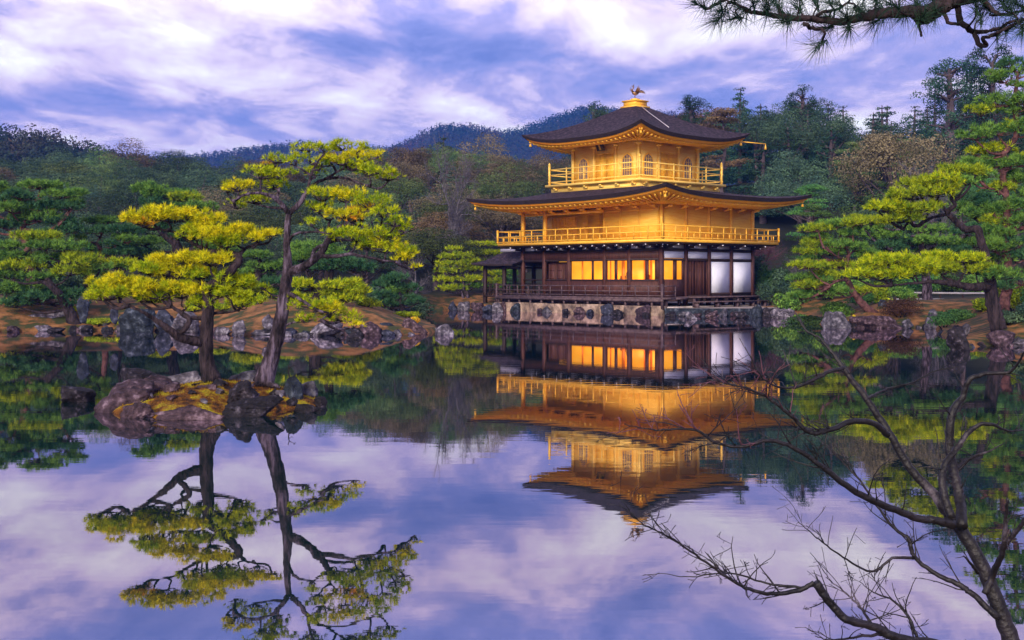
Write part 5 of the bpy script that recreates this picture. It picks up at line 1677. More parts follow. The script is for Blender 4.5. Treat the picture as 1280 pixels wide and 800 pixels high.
def proto_tree(kind, seed, fol, barkm, H):
    """meshes of one forest tree of height H, root at the origin; returns (trunk mesh, crown mesh or None)"""
    global rng
    keep = rng
    rng = np.random.default_rng(seed)
    T, C = MB(), MB()
    lobes = []
    if kind == 'round':
        R0 = H * 0.40
        for _ in range(20):
            d = rng.normal(size=3)
            d /= np.linalg.norm(d)
            d[2] = abs(d[2]) * 1.15 - 0.25
            q = rng.uniform(0.62, 0.98)
            c = np.array([0, 0, H * 0.58]) + d * np.array([R0, R0, H * 0.36]) * q
            r = rng.uniform(0.26, 0.42) * R0
            lobes.append((*c, r * 1.2, r * 1.2, r * 0.9))
        nleaf, size = 14000, H * 0.0165
        T.tube(smooth_line([(0, 0, -1), (0.1, 0, H * 0.2), (-0.1, 0.1, H * 0.45), (0.1, 0, H * 0.7)], 4), interp_r([0.3, 0.24, 0.16, 0.07], 13), 8)
        for l in lobes[:14]:
            z0 = rng.uniform(0.2, 0.5) * H
            T.tube(smooth_line([(0, 0, z0), (l[0] * 0.5, l[1] * 0.5, (z0 + l[2]) / 2 + 0.2), l[:3]], 3), interp_r([0.11, 0.03], 7), 5)
    elif kind == 'conifer':
        z = H * 0.12
        while z < H * 0.985:
            f = 1 - (z - H * 0.12) / (H * 0.88)
            Rr = (0.24 * f ** 0.75 + 0.015) * H * rng.uniform(0.75, 1.15)
            nb = max(3, int(8 * f) + 2)
            for i in range(nb):
                a = rng.uniform(0, 6.28)
                q = rng.uniform(0.35, 1.0) * Rr
                dz = -0.12 * q
                lobes.append((math.cos(a) * q, math.sin(a) * q, z + dz, 0.40 * Rr + 0.14, 0.40 * Rr + 0.14, 0.032 * H * (0.6 + 0.5 * f)))
                if i % 2 == 0:
                    T.tube([(0, 0, z), (math.cos(a) * q * 0.5, math.sin(a) * q * 0.5, z + dz * 0.2), (math.cos(a) * q, math.sin(a) * q, z + dz)], [0.05, 0.035, 0.012], 4)
            z += H * rng.uniform(0.040, 0.062)
        nleaf, size = 11000, H * 0.017
        T.tube(smooth_line([(0, 0, -1), (0.05, 0, H * 0.5), (0, 0.05, H * 0.98)], 6), interp_r([0.26, 0.17, 0.03], 13), 8)
    elif kind == 'clump':      # old cedar with ragged foliage clumps on bare limbs
        tips = []
        T.tube(smooth_line([(0, 0, -1), (0.2, 0, H * 0.4), (-0.2, 0.1, H * 0.7), (0.1, 0, H * 0.95)], 5), interp_r([0.5, 0.38, 0.25, 0.07], 16), 9)
        for i in range(34):
            t = rng.uniform(0.3, 0.97)
            a = rng.uniform(0, 6.28)
            ln = H * (0.08 + 0.20 * (1 - t)) * rng.uniform(0.6, 1.15)
            p = np.array([math.cos(a) * ln, math.sin(a) * ln, t * H + rng.uniform(-0.02, 0.05) * H])
            T.tube(smooth_line([(0, 0, t * H - 0.3), p * [.5, .5, 1] + [0, 0, -0.1], p], 3), interp_r([0.10, 0.03], 7), 5)
            for _ in range(3):
                c = p + rng.normal(0, 0.035 * H, 3) * [1, 1, 0.7]
                r = rng.uniform(0.028, 0.050) * H
                lobes.append((*c, r * 1.15, r * 1.15, r))
        lobes.append((0, 0, H * 0.97, H * .05, H * .05, H * .05))
        nleaf, size = 9000, H * 0.013
    elif kind == 'umbrella':   # wild red pine: bare trunk, layered flat top
        T.tube(smooth_line([(0, 0, -1), (0.3, 0, H * 0.3), (-0.2, 0.2, H * 0.6), (0.2, 0, H * 0.95)], 5), interp_r([0.24, 0.19, 0.14, 0.05], 16), 8)
        for i in range(20):
            t = rng.uniform(0.42, 1.0)
            a = rng.uniform(0, 6.28)
            ln = H * 0.30 * (1.15 - t) ** 0.6 * rng.uniform(0.4, 1.0)
            p = np.array([math.cos(a) * ln, math.sin(a) * ln, t * H])
            T.tube(smooth_line([(0, 0, t * H - 0.5), p * [.5, .5, 1] + [0, 0, -0.15], p], 3), interp_r([0.08, 0.02], 7), 5)
            for _ in range(2):
                c = p + rng.normal(0, 0.04 * H, 3) * [1, 1, 0.25]
                r = rng.uniform(0.07, 0.11) * H
                lobes.append((*c, r, r, r * 0.30))
        nleaf, size = 9000, H * 0.016
    elif kind == 'bare':
        def grow(p, d, ln, r, lev):
            n = 4
            pts = [p]
            q = p.copy()
            dd = d.copy()
            for i in range(n):
                dd = dd + rng.normal(0, 0.13, 3) + np.array([0, 0, 0.03])
                dd /= np.linalg.norm(dd)
                q = q + dd * ln / n
                pts.append(q.copy())
            T.tube(pts, interp_r([r, r * 0.55], n + 1), 6 if lev < 2 else 4)
            if lev >= 4:
                return
            for i in range(1, n + 1):
                for _ in range(2 if lev < 3 else 3):
                    if rng.uniform() < 0.85:
                        nd = dd + rng.normal(0, 0.62, 3)
                        nd[2] += 0.12
                        nd /= np.linalg.norm(nd)
                        grow(pts[i], nd, ln * rng.uniform(0.45, 0.68), r * 0.48, lev + 1)
        grow(np.array([0, 0, -0.6]), np.array([0.05, 0, 1.0]), H * 0.52, H * 0.020, 0)
    rng_l = rng
    tm = T.build('trunk', barkm, None, True)
    cm = None
    if lobes:
        V, F = lobes_to_leaves(lobes, nleaf, size, 0.15, 0.38, -0.5)
        C.add(V, F)
        cm = C.build('crown', fol, None)
    rng = keep
    return tm, cm


PROTO = {}


def get_proto(kind, fol, seed, barkm='trunk_far', H=10.0):
    key = (kind, fol, seed)
    if key not in PROTO:
        tm, cm = proto_tree(kind, seed, M[fol] if fol else None, M[barkm], H)
        PROTO[key] = [tm, cm, H, False]
    return PROTO[key]


def plant_tree(name, label, group, kind, fol, seed, x, y, h, zb=None, rz=None, cat='tree', barkm='trunk_far', sx=1.0):
    tm, cm, H, used = get_proto(kind, fol, seed, barkm)
    z = float(ground_z(np.array([x]), np.array([y]))[0]) if zb is None else zb
    root = empty(name, (x, y, z - 0.1), rng.uniform(0, 6.28) if rz is None else rz, label, cat, group)
    s = h / H
    root.scale = (s * sx, s * sx, s)
    for part in (tm, cm):
        if part is None:
            continue
        if not PROTO[(kind, fol, seed)][3]:
            c = part
        else:
            c = part.copy()
            COL.objects.link(c)
        c.parent = root
    PROTO[(kind, fol, seed)][3] = True
    return root


SKX = [-400, -200, 0, 60, 120, 200, 260, 300, 350, 420, 480, 520, 555, 590, 620, 645, 700, 780, 830, 860, 900, 940, 980, 1050, 1100, 1150, 1200, 1280, 1500]
SKY_ = [186, 185, 184, 177, 181, 179, 190, 196, 192, 190, 176, 163, 160, 180, 160, 180, 190, 165, 140, 126, 118, 116, 112, 121, 124, 118, 112, 106, 100]
LBL = {
    ('round', 'f_dark'): ('evergreen_tree', 'dark green round crowned evergreen among its like in the left wood'),
    ('round', 'f_olive'): ('broadleaf_tree', 'olive green round crowned tree of the wood behind the garden'),
    ('round', 'f_brown'): ('autumn_tree', 'brownish autumn tinted round tree in the wood behind the garden'),
    ('round', 'f_rust'): ('autumn_tree', 'rust coloured autumn tree in the wood behind the garden'),
    ('round', 'f_green'): ('broadleaf_tree', 'fresh green bushy tree at the foot of the right hillside'),
    ('conifer', 'f_conifer'): ('conifer_tree', 'dark pointed conifer standing in the hillside forest'),
    ('conifer', 'f_dark'): ('conifer_tree', 'greyish green conifer standing in the hillside forest'),
    ('umbrella', 'f_green'): ('wild_pine', 'green flat topped wild pine at the foot of the hillside'),
    ('umbrella', 'f_olive'): ('wild_pine', 'olive flat topped wild pine in the hillside forest'),
    ('bare', None): ('bare_tree', 'leafless grey tree in the wood behind the garden')}
GRP = {k: v[1].replace(' tree', '').split(' in ')[0] + ' trees of the backdrop' for k, v in LBL.items()}


def forest():
    n = 0
    rows = [(156, 0), (146, 5), (136, 13), (126, 24), (117, 38), (108, 54), (100, 72), (93, 92), (86, 112), (78, 132), (71, 148), (65, 160)]
    for ri, (D, drop) in enumerate(rows):
        step = 5.6 / D * FPX
        px = -170 + rng.uniform(0, step)
        while px < 1420:
            p = px + rng.uniform(-0.25, 0.25) * step
            px += step * rng.uniform(0.85, 1.2)
            if p < 500:
                if D > 150 and p < 460 and p > 230:
                    pass
            elif p < 600 and D < 84:
                continue
            elif 600 <= p < 930 and D < 93:
                continue
            elif 930 <= p < 975 and D < 82:
                continue
            elif 975 <= p and D < 76:
                continue
            elif p >= 1060 and D < 72:
                continue
            # hidden behind the pavilion: nothing to see of a tree there
            if 665 < p < 925 and drop > 20:
                continue
            Dj = D + rng.uniform(-3, 3)
            ty = np.interp(p, SKX, SKY_) + drop * (0.85 if p < 480 else 1.0) + rng.uniform(-4, 9)
            x, y = (p - 640) / FPX * Dj, Dj
            zg = float(ground_z(np.array([x]), np.array([y]))[0])
            zt = CH + (YH - ty) / FPX * Dj
            h = min(max(zt - zg, 3.2), 17)
            u_ = rng.uniform()
            if p < 470:
                if D > 95:
                    kd = ('round', 'f_dark') if u_ < 0.60 else ('round', 'f_olive') if u_ < 0.80 else ('round', 'f_brown') if u_ < 0.90 else ('conifer', 'f_dark')
                else:
                    kd = ('round', 'f_dark') if u_ < 0.72 else ('round', 'f_olive') if u_ < 0.84 else ('bare', None) if u_ < 0.93 else ('round', 'f_brown')
            elif p < 700:
                kd = ('round', 'f_olive') if u_ < 0.34 else ('round', 'f_brown') if u_ < 0.48 else ('conifer', 'f_dark') if u_ < 0.70 else ('round', 'f_dark') if u_ < 0.85 else ('round', 'f_brown') if u_ < 0.95 else ('round', 'f_rust')
            else:
                if drop < 50:
                    kd = ('conifer', 'f_conifer') if u_ < 0.42 else ('conifer', 'f_dark') if u_ < 0.56 else ('round', 'f_dark') if u_ < 0.82 else ('round', 'f_rust') if u_ < 0.88 else ('round', 'f_dark')
                elif drop < 80:
                    kd = ('conifer', 'f_conifer') if u_ < 0.40 else ('round', 'f_dark') if u_ < 0.6 else ('umbrella', 'f_green') if u_ < 0.82 else ('bare', None) if u_ < 0.9 else ('umbrella', 'f_olive')
                else:
                    kd = ('umbrella', 'f_green') if u_ < 0.35 else ('round', 'f_green') if u_ < 0.55 else ('umbrella', 'f_olive') if u_ < 0.75 else ('bare', None) if u_ < 0.83 else ('round', 'f_dark')
            nm, lb = LBL[kd]
            wide = 1.0
            if kd[0] == 'round':
                wide = min(1.7, max(1.0, 8.5 / h))
            if kd[0] == 'conifer':
                wide = min(1.9, max(1.2, 15.0 / h))
            plant_tree(nm, lb, GRP[kd], kd[0], kd[1], int(rng.integers(1, 4)), x, y, h, zg, sx=wide, barkm='bark_grey' if kd[0] == 'bare' else 'trunk_far')
            n += 1
    return n


print('forest', forest())


def named(px, ytop, D, kind, fol, seed, name, label, sx=1.0, barkm='trunk_far', dz=0.0):
    x = (px - 640) / FPX * D
    zg = float(ground_z(np.array([x]), np.array([D]))[0]) + dz
    zt = CH + (YH - ytop) / FPX * D
    plant_tree(name, label, None, kind, fol, seed, x, D, zt - zg, zg, sx=sx, barkm=barkm, rz=0.4 * seed)


named(1186, 74, 104, 'clump', 'f_conifer', 11, 'old_cedar', 'tall ragged cedar against the sky, left of the two giants at upper right', 1.0)
named(1240, 68, 108, 'clump', 'f_conifer', 12, 'old_cedar', 'tall ragged cedar against the sky, right of the two giants at upper right', 0.95)
named(1214, 82, 112, 'clump', 'f_conifer', 13, 'old_cedar', 'thin topped cedar showing between the two giant cedars at upper right', 0.7)
named(1120, 152, 92, 'round', 'f_brown', 21, 'autumn_tree', 'big isolated brown domed tree on the dark right hillside', 1.0)
named(905, 138, 120, 'umbrella', 'f_rust', 22, 'autumn_tree', 'russet layered tree just right of the upper roof', 1.15)
named(567, 186, 88, 'bare', None, 23, 'bare_tree', 'large pale grey half dead tree left of the pavilion', 0.6, 'bark_grey')
named(742, 132, 134, 'clump', 'f_dark', 24, 'conifer_tree', 'dark conifer peeping over the left slope of the upper roof', 1.0)
named(862, 119, 138, 'clump', 'f_conifer', 25, 'conifer_tree', 'dark open crowned conifer on the skyline right of the bird finial', 1.0)
named(925, 106, 142, 'conifer', 'f_conifer', 26, 'conifer_tree', 'dark broad conifer highest on the skyline right of the upper roof', 1.05)
named(1003, 106, 140, 'clump', 'f_conifer', 27, 'conifer_tree', 'dark bushy conifer high on the skyline midway to the cedars', 1.0)
named(1172, 175, 84, 'bare', None, 28, 'bare_tree', 'pale leafless tree with forked limbs below the giant cedars', 0.8, 'bark_grey')
named(940, 285, 86, 'bare', None, 29, 'bare_tree', 'low purplish bare shrub like tree right of the pavilion', 1.6, 'twig_red')
named(985, 310, 74, 'bare', None, 30, 'bare_tree', 'purplish leafless bush beyond the end of the veranda bench', 1.3, 'bark_grey')
named(520, 300, 80, 'bare', None, 31, 'bare_tree', 'grey leaning leafless tree left of the trimmed pines', 1.2, 'bark_grey')


# far canopies: nobody could count these
def far_canopy(name, label, rmin, rmax, n, crown, k, leaf, a0, a1, fol, seed):
    r_ = np.random.default_rng(seed)
    az = np.radians(r_.uniform(a0, a1, n))
    r = r_.uniform(rmin, rmax, n)
    X, Y = r * np.sin(az), r * np.cos(az)
    Z = ground_z(X, Y)
    s = crown * r_.uniform(0.6, 1.4, n)
    C = np.repeat(np.stack([X, Y, Z + s * 0.8], 1), k, 0)
    S = np.repeat(s, k)[:, None]
    d = r_.normal(size=(n * k, 3))
    d /= np.linalg.norm(d, axis=1)[:, None]
    P = C + d * S * np.array([0.75, 0.75, 1.15]) * r_.uniform(0.7, 1.05, (n * k, 1))
    V, F = leaf_quads(P, d, leaf, 0.6)
    mb = MB()
    mb.add(V, F)
    o = mb.build(name, M[fol])
    tag(o, label, 'forest', kind='stuff')


far_canopy('ridge_woods', 'hazy wooded ridge of mixed dark and rust crowns beyond the left wood', 190, 380, 4200, 2.6, 80, 0.75, -38, 6, 'f_hill', 3)
far_canopy('mountain_woods', 'blue wooded mountain slopes far behind the pavilion', 560, 1230, 30000, 3.4, 11, 1.9, -34, 34, 'f_hill', 4)


# ------------------------------------------------------------------ shrubs, fence, flowers
def shrub(px, py, w, h, D, label, fol, leaf=0.09, z0=None, cat='shrub', name='shrub', group=None, nl=7, dens=1.0):
    W, Hh = w / FPX * D, h / FPX * D
    x = (px - 640) / FPX * D
    z = float(ground_z(np.array([x]), np.array([D]))[0]) if z0 is None else z0
    lobes = []
    for _ in range(nl):
        a, q = rng.uniform(0, 6.28), rng.uniform(0, 0.65)
        r = rng.uniform(0.28, 0.45)
        lobes.append((math.cos(a) * q * W / 2, math.sin(a) * q * W / 2, Hh * rng.uniform(0.3, 0.62), W / 2 * r * 1.3, W / 2 * r * 1.3, Hh * 0.40))
    V, F = lobes_to_leaves(lobes, int((W * W * 900 + 500) * dens), leaf, 0.3)
    root = empty(name, (x, D, z), 0, label, cat, group)
    c = MB()
    c.add(V, F)
    c.build('foliage', M[fol], root)
    s = MB()
    for l in lobes:
        s.tube([(l[0] * .2, l[1] * .2, -0.1), (l[0] * .7, l[1] * .7, l[2] * 0.5), l[:3]], [0.03, 0.022, 0.01], 5)
    s.build('stems', M['bark_dark'], root)


shrub(1012, 396, 72, 16, 55, 'low spreading green juniper along the right shore edge', 'f_green')
shrub(1045, 392, 60, 22, 53, 'dense green bush left of the leaning pine trunk', 'n_green')
shrub(1100, 385, 30, 26, 54, 'rounded yellow green bush right of the leaning pine trunk', 'n_olive')
shrub(1125, 402, 62, 26, 51, 'reddish brown clipped mound behind the small white stone', 'f_rust', 0.06)
shrub(1067, 408, 9, 10, 50.2, 'little clump of yellow flowers between two shore boulders', 'n_orange', 0.06, name='flower_clump', cat='flowers', nl=4)
shrub(1178, 408, 9, 13, 49, 'little yellow flowering clump right of the upright lilac boulder', 'n_orange', 0.06, name='flower_clump', cat='flowers', nl=4)
shrub(1195, 402, 60, 18, 49, 'dark green bush between the upright boulder and the big dark trunk', 'f_green')
shrub(1228, 392, 40, 18, 50, 'loose yellow green bush just left of the big dark trunk', 'n_olive')
shrub(1268, 398, 60, 34, 44, 'bright yellow green bush right of the big dark trunk', 'n_olive')
shrub(1262, 418, 60, 18, 38.5, 'dark low bush beside the flat stone at the right edge', 'f_dark')
shrub(1300, 400, 70, 40, 42, 'dark green bush cut by the right edge of the photo', 'f_green')
shrub(1300, 420, 60, 22, 38, 'low dark bush at the waterside in the right corner', 'f_dark')
shrub(957, 366, 26, 30, 70, 'grey green bush at the right end of the veranda bench', 'f_dark')
shrub(978, 384, 24, 8, 64, 'tiny dark green plant on the pale paving edge', 'f_green')
shrub(520, 410, 22, 10, 46.5, 'small yellow plant at the left shore tip', 'n_orange', 0.06, nl=4)
shrub(455, 398, 40, 14, 48, 'low yellow green plant on the left bank', 'n_olive', 0.07)
shrub(30, 405, 50, 14, 49.5, 'low green ground shrub at the left edge of the bank', 'f_green', 0.07)
shrub(300, 385, 36, 16, 58, 'dark low bush behind the orange bank between the islet pines', 'f_dark')
shrub(160, 384, 40, 18, 60, 'dark low bush behind the slender reddish pine', 'f_dark')
shrub(60, 380, 50, 20, 60, 'dark bush behind the spreading pine at far left', 'f_dark')
shrub(470, 378, 36, 20, 62, 'dark bush in the shade right of the curved black trunk', 'f_dark')
shrub(400, 380, 40, 20, 62, 'dark bush behind the curved black pine trunk', 'f_dark')

for k_ in range(22):
    p_ = -30 + k_ * 26 + rng.uniform(-8, 8)
    shrub(p_, 380, rng.uniform(40, 60), 26, rng.uniform(59, 64), 'dark evergreen bush in the unbroken row behind the left bank', 'f_dark', 0.12, group='bushes behind the left bank', nl=6, dens=.6)
for k_ in range(16):
    p_ = 990 + k_ * 22 + rng.uniform(-8, 8)
    shrub(p_, 380, rng.uniform(36, 56), 26, rng.uniform(64, 70), 'green bush in the unbroken row behind the right rail fence', 'f_green' if k_ % 2 else 'n_green', 0.12, group='bushes behind the rail fence', nl=6, dens=.6)
for k_, (p_, d_) in enumerate(((945, 80), (962, 76), (980, 72), (995, 77), (1015, 72), (1030, 70))):
    shrub(p_, 370, 40, 46, d_, 'tall green bush beyond the right end of the pavilion', 'f_green' if k_ % 2 else 'f_dark', 0.13, group='bushes beside the pavilion', nl=8, dens=.8)
for k_, (p_, d_, w_, f_) in enumerate(((1130, 56, 40, 'n_green'), (1180, 46, 34, 'f_green'), (1080, 56, 46, 'f_green'), (1000, 58, 40, 'n_green'))):
    shrub(p_, 390, w_, 18, d_, 'low mixed green ground shrub among the right shore pines', f_, 0.09, group='low shrubs of the right shore', nl=6)

for k_ in range(14):
    p_ = 10 + k_ * 38 + rng.uniform(-10, 10)
    shrub(p_, 405, rng.uniform(24, 44), rng.uniform(7, 11), rng.uniform(47.2, 52), 'low tuft of golden green ground cover on the left bank', 'n_olive' if k_ % 2 else 'n_lime', 0.06, name='ground_cover', cat='plant', group='ground cover of the left bank', nl=6)

# rail fences
def rail_fence(name, label, px0, px1, D0, D1, zb, posts, rails, mat_, hgt):
    root = empty(name, ((px0 - 640) / FPX * D0, D0, 0), 0, label, 'fence')
    a = np.array([(px0 - 640) / FPX * D0, D0])
    b = np.array([(px1 - 640) / FPX * D1, D1])
    o = np.array(root.location)
    for i in range(posts):
        p = a + (b - a) * i / (posts - 1)
        q = MB()
        q.tube([(p[0] - o[0], p[1] - o[1], zb - 0.8), (p[0] - o[0], p[1] - o[1], zb + hgt + 0.04)], [0.055, 0.05], 8)
        q.build('fence_post', M['dark_wood'], root)
    for z_ in rails:
        q = MB()
        q.tube([(a[0] - o[0], a[1] - o[1] - 0.07, zb + z_), ((a[0] + b[0]) / 2 - o[0], (a[1] + b[1]) / 2 - o[1] - 0.07, zb + z_ - 0.02), (b[0] - o[0], b[1] - o[1] - 0.07, zb + z_)], [0.045, 0.05, 0.045], 7)
        q.build('rail', M[mat_], root)


rail_fence('rail_fence', 'pale grey round rail fence under the low pine limb on the right', 1120, 1290, 59, 57, 0.75, 7, (0.08, 0.30, 0.62), 'fence', 0.62)
rail_fence('rail_fence', 'thin brownish rail fence beyond the right end of the pavilion', 945, 1075, 78, 74, 1.05, 8, (0.15, 0.5), 'bark', 0.55)


# ------------------------------------------------------------------ the bare tree in the foreground
z8 = lambda x, y: (780 + x / 1.904, 380 + y / 1.904)
zr = lambda x, y: (1080 + x / 2.105, 420 + y / 2.105)


def limb_line(pts, conv, D0, per=6):
    W = []
    for p in pts:
        px, py = conv(p[0], p[1])
        W.append(at(px, py, D0 + (p[2] if len(p) > 2 else 0)))
    return smooth_line(W, per, 0.0014)


def twigs(mb, S, r, dens, lev=0, lmax=0.5, up=0.25, mi=0, away=None):
    """side shoots along a limb; S (n,3) centre line, r radii"""
    seg = np.linalg.norm(np.diff(S, axis=0), axis=1)
    tot = seg.sum()
    n = rng.poisson(dens * tot * (2.7 if lev == 0 else 1.5))
    cum = np.concatenate([[0], np.cumsum(seg)])
    for _ in range(n):
        t = rng.uniform(0.08, 1.0) * tot
        i = min(np.searchsorted(cum, t) - 1, len(S) - 2)
        i = max(i, 0)
        f = (t - cum[i]) / (seg[i] + 1e-9)
        p = S[i] + (S[i + 1] - S[i]) * f
        T = (S[i + 1] - S[i]) / (seg[i] + 1e-9)
        rr = r[min(i, len(r) - 1)]
        d = T * rng.uniform(0.3, 1.0) + rng.normal(0, 0.62, 3) * [1, 0.7, 1] + np.array([0, 0, up])
        d /= np.linalg.norm(d)
        ln = lmax * rng.uniform(0.35, 1.0)
        k = 5
        P = [p]
        q = p.copy()
        dd = d.copy()
        for j in range(k):
            dd = dd + rng.normal(0, 0.10, 3)
            dd /= np.linalg.norm(dd)
            q = q + dd * ln / k
            P.append(q.copy())
        r0 = min(rr * 0.55, 0.0017 + 0.009 * ln)
        R_ = interp_r([r0, 0.0011], k + 1)
        mb.tube(P, R_, 5 if lev == 0 else 4, mi)
        if lev < 2:
            twigs(mb, np.array(P), R_, (13 if lev == 0 else 10), lev + 1, ln * 0.5, 0.15, mi)


BT = empty('bare_tree', (0, 0, 0), 0, 'leafless foreground tree with twisting grey limbs reaching left over the water', 'tree')
DB = 4.5
trunk_pts = [(955, 1000), (938, 880), (920, 800), (880, 690), (850, 620), (810, 550), (775, 505), (740, 455), (680, 390), (620, 290), (575, 225), (520, 150), (490, 110), (465, 80), (432, 62), (408, 20)]
trunk_pts = [(p_[0], p_[1], 0.35 * i_ / 15) for i_, p_ in enumerate(trunk_pts)]
S = limb_line(trunk_pts, z8, DB)
base = S[0].copy()
foot = np.array([base[0] + 0.12, base[1] - 0.15, 0.30])
S = np.concatenate([smooth_line([foot, (foot + base) / 2 + [0.02, 0, 0], base], 4)[:-1], S])
BT.location = tuple(foot)
rt = np.concatenate([interp_r([58, 46], 8), interp_r([46, 43, 42, 36, 33, 31, 27, 24, 20, 18, 16, 12, 9, 6, 5, 3], len(S) - 8)]) / 2 / 1.904 / FPX * DB
tb = MB()
tb.tube(S, rt, 14, rough=0.012)
twigs(tb, S[60:], rt[60:], 6, 0, 0.20)


def fin(mb, name):
    mb.V = [v - foot for v in mb.V]
    return mb.build(name, [M['twig'], M['twig_red']], BT, True)


fin(tb, 'trunk')
limbs = [
    # (points, radii px in zoom, converter, twig density, twig length)
    ([(782, 524), (745, 516, -.03), (700, 510, -.05), (620, 480, -.12), (540, 440, -.18), (470, 385, -.22), (400, 340, -.25), (340, 325, -.28), (280, 340, -.3), (220, 330, -.3), (160, 298, -.32), (80, 300, -.34), (0, 285, -.36)],
     [22, 17, 16, 15, 13, 11, 9, 8, 7, 6, 5, 3.5, 1.5], z8, 7, 0.22),
    ([(780, 510), (762, 455, .02), (758, 400, .05), (790, 345, .1), (830, 297, .12), (870, 285, .12), (912, 302, .15), (950, 300, .2)], [19, 17, 15, 13, 10, 8, 5, 3], z8, 5, 0.16),
    ([(805, 530), (800, 470, .1), (790, 420, .15), (775, 350, .2), (780, 260, .2), (806, 222, .22), (822, 180, .2), (868, 166, .2), (920, 160, .18), (955, 110, .1)], [24, 22, 21, 20, 17, 14, 11, 9, 7, 4], z8, 5, 0.16),
    ([(628, 312), (592, 284, -.05), (540, 280, -.1), (490, 300, -.15), (440, 305, -.18), (400, 268, -.2), (340, 222, -.22), (290, 200, -.25), (200, 180, -.3)], [14, 13, 12, 11, 10, 8, 6, 4, 2], z8, 9, 0.22),
    ([(522, 152), (482, 165, -.05), (430, 190, -.1), (382, 200, -.12), (332, 178, -.15), (298, 120, -.18)], [9, 8, 7, 5, 3.5, 1.5], z8, 10, 0.16),
    ([(575, 228), (620, 205, .1), (680, 190, .15), (740, 160, .2), (800, 150, .2)], [6, 5, 4, 3, 1.5], z8, 8, 0.14),
    ([(892, 748), (835, 695, .02), (800, 670, .05), (740, 640, .1), (690, 600, .12), (678, 560, .12), (640, 530, .15), (602, 480, .18), (560, 420, .2), (500, 355, .25), (470, 330, .25)], [15, 13, 12, 10, 9, 8, 7, 5.5, 4.5, 3, 1.5], z8, 8, 0.2),
    ([(690, 605, .12), (640, 605, .1), (590, 636, .08), (520, 602, .05), (465, 560, .02), (415, 520)], [7, 6, 5, 4, 3, 1.5], z8, 9, 0.14),
    ([(858, 690), (878, 645), (900, 590, -.1), (908, 520, -.15), (912, 462, -.2)], [14, 14, 12, 8, 5], z8, 4, 0.12),
    ([(898, 585, -.1), (930, 545, -.15), (960, 508, -.2), (1010, 460, -.3)], [12, 10, 9, 6], z8, 3, 0.12),
    ([(842, 640), (826, 618, -.05), (808, 600, -.08)], [8, 6, 3], z8, 3, 0.08),
    ([(795, 395, .2), (830, 365, .15), (870, 350, .1), (905, 330, .1)], [8, 6, 4, 2], z8, 9, 0.12),
    # low branch with the sawn end, and the twiggy spray under it
    ([(950, 900, -.1), (880, 850, -.3), (760, 815, -.45), (650, 795, -.5), (600, 770, -.52), (530, 750, -.55), (490, 710, -.55), (457, 664, -.56)], [22, 20, 19, 18, 16, 15, 15, 17], z8, 9, 0.16),
    ([(452, 662, -.56), (418, 680, -.56), (350, 690, -.58), (290, 675, -.6), (230, 640, -.62), (160, 590, -.65), (100, 550, -.66), (40, 520, -.68), (-8, 465, -.7)], [9, 9, 7.5, 6.5, 5, 4, 3, 2.2, 1.2], z8, 16, 0.17),
    ([(420, 676, -.56), (340, 665, -.5), (250, 640, -.5), (160, 650, -.5), (80, 640, -.5)], [5, 4, 3, 2, 1], z8, 11, 0.12),
    ([(600, 775, -.5), (560, 720, -.4), (640, 690, -.3), (690, 700, -.2)][:2] + [(530, 690, -.35), (480, 650, -.3)], [6, 5, 3, 1.5], z8, 14, 0.16),
    ([(700, 805, -.45), (680, 750, -.4), (640, 705, -.35), (600, 690, -.3), (560, 660, -.3)], [7, 6, 4, 3, 1.5], z8, 16, 0.15),
    ([(620, 785, -.5), (570, 790, -.55), (500, 800, -.6), (455, 790, -.6)], [7, 5, 3, 1.5], z8, 16, 0.12),
]
for k_, (pts, rs, conv, dn, lm) in enumerate(limbs):
    S = limb_line(pts, conv, DB)
    rr = interp_r([1.12 * r / 2 / 1.904 / FPX * DB for r in rs], len(S))
    b = MB()
    b.tube(S, rr, 10, rough=0.012)
    twigs(b, S[3:], rr[3:], dn, 0, lm)
    n_ = len(S)
    if k_ in (3, 4, 0):
        twigs(b, S[int(n_ * 0.55):], rr[int(n_ * 0.55):], dn * 1.2, 0, lm * 0.8, 0.2, 1)
    fin(b, 'limb')

# ------------------------------------------------------------------ the pine bough overhead
zb1 = lambda x, y: (1040 + x / 5.333, y / 5.333)
zb2 = lambda x, y: (840 + x / 5.82, y / 5.82)
DP = 4.2
OP = empty('overhanging_pine', (3.3, 3.9, 0.4), 0, 'pine whose dark needled bough hangs into the upper right of the photo', 'pine tree')
ob = np.array([3.3, 3.9, 0.4])


def fin2(mb, name, mats):
    mb.V = [v - ob for v in mb.V]
    return mb.build(name, mats, OP, name != 'needle_cluster')


tk = MB()
tk.tube(smooth_line([(3.3, 3.9, 0.3), (3.2, 3.95, 1.6), (3.35, 4.1, 2.8), (3.3, 4.2, 4.2), (3.45, 4.2, 5.4)], 6), interp_r([0.17, 0.14, 0.12, 0.09, 0.04], 25), 12, rough=0.06)
fin2(tk, 'trunk', M['bark_dark'])
main = [at(*zb1(x, y), DP) for x, y in ((850, -12), (760, 28), (665, 78), (605, 108), (560, 82), (400, 84), (240, 104), (100, 138), (0, 140))]
main += [at(*zb2(x, y), DP) for x, y in ((860, 128), (700, 102), (600, 90), (520, 55), (440, 20), (380, -10))]
main = [Vector((3.33, 4.15, 3.75)), Vector((2.4, 4.2, 3.35))] + main
S = smooth_line(main, 6, 0.002)
bb = MB()
rr = interp_r([0.06, 0.045, .030, .030, .030, .034, .024, .020, .017, .014, .013, .011, .009, .008, .006, .004, .003], len(S))
bb.tube(S, rr, 9, rough=0.09)
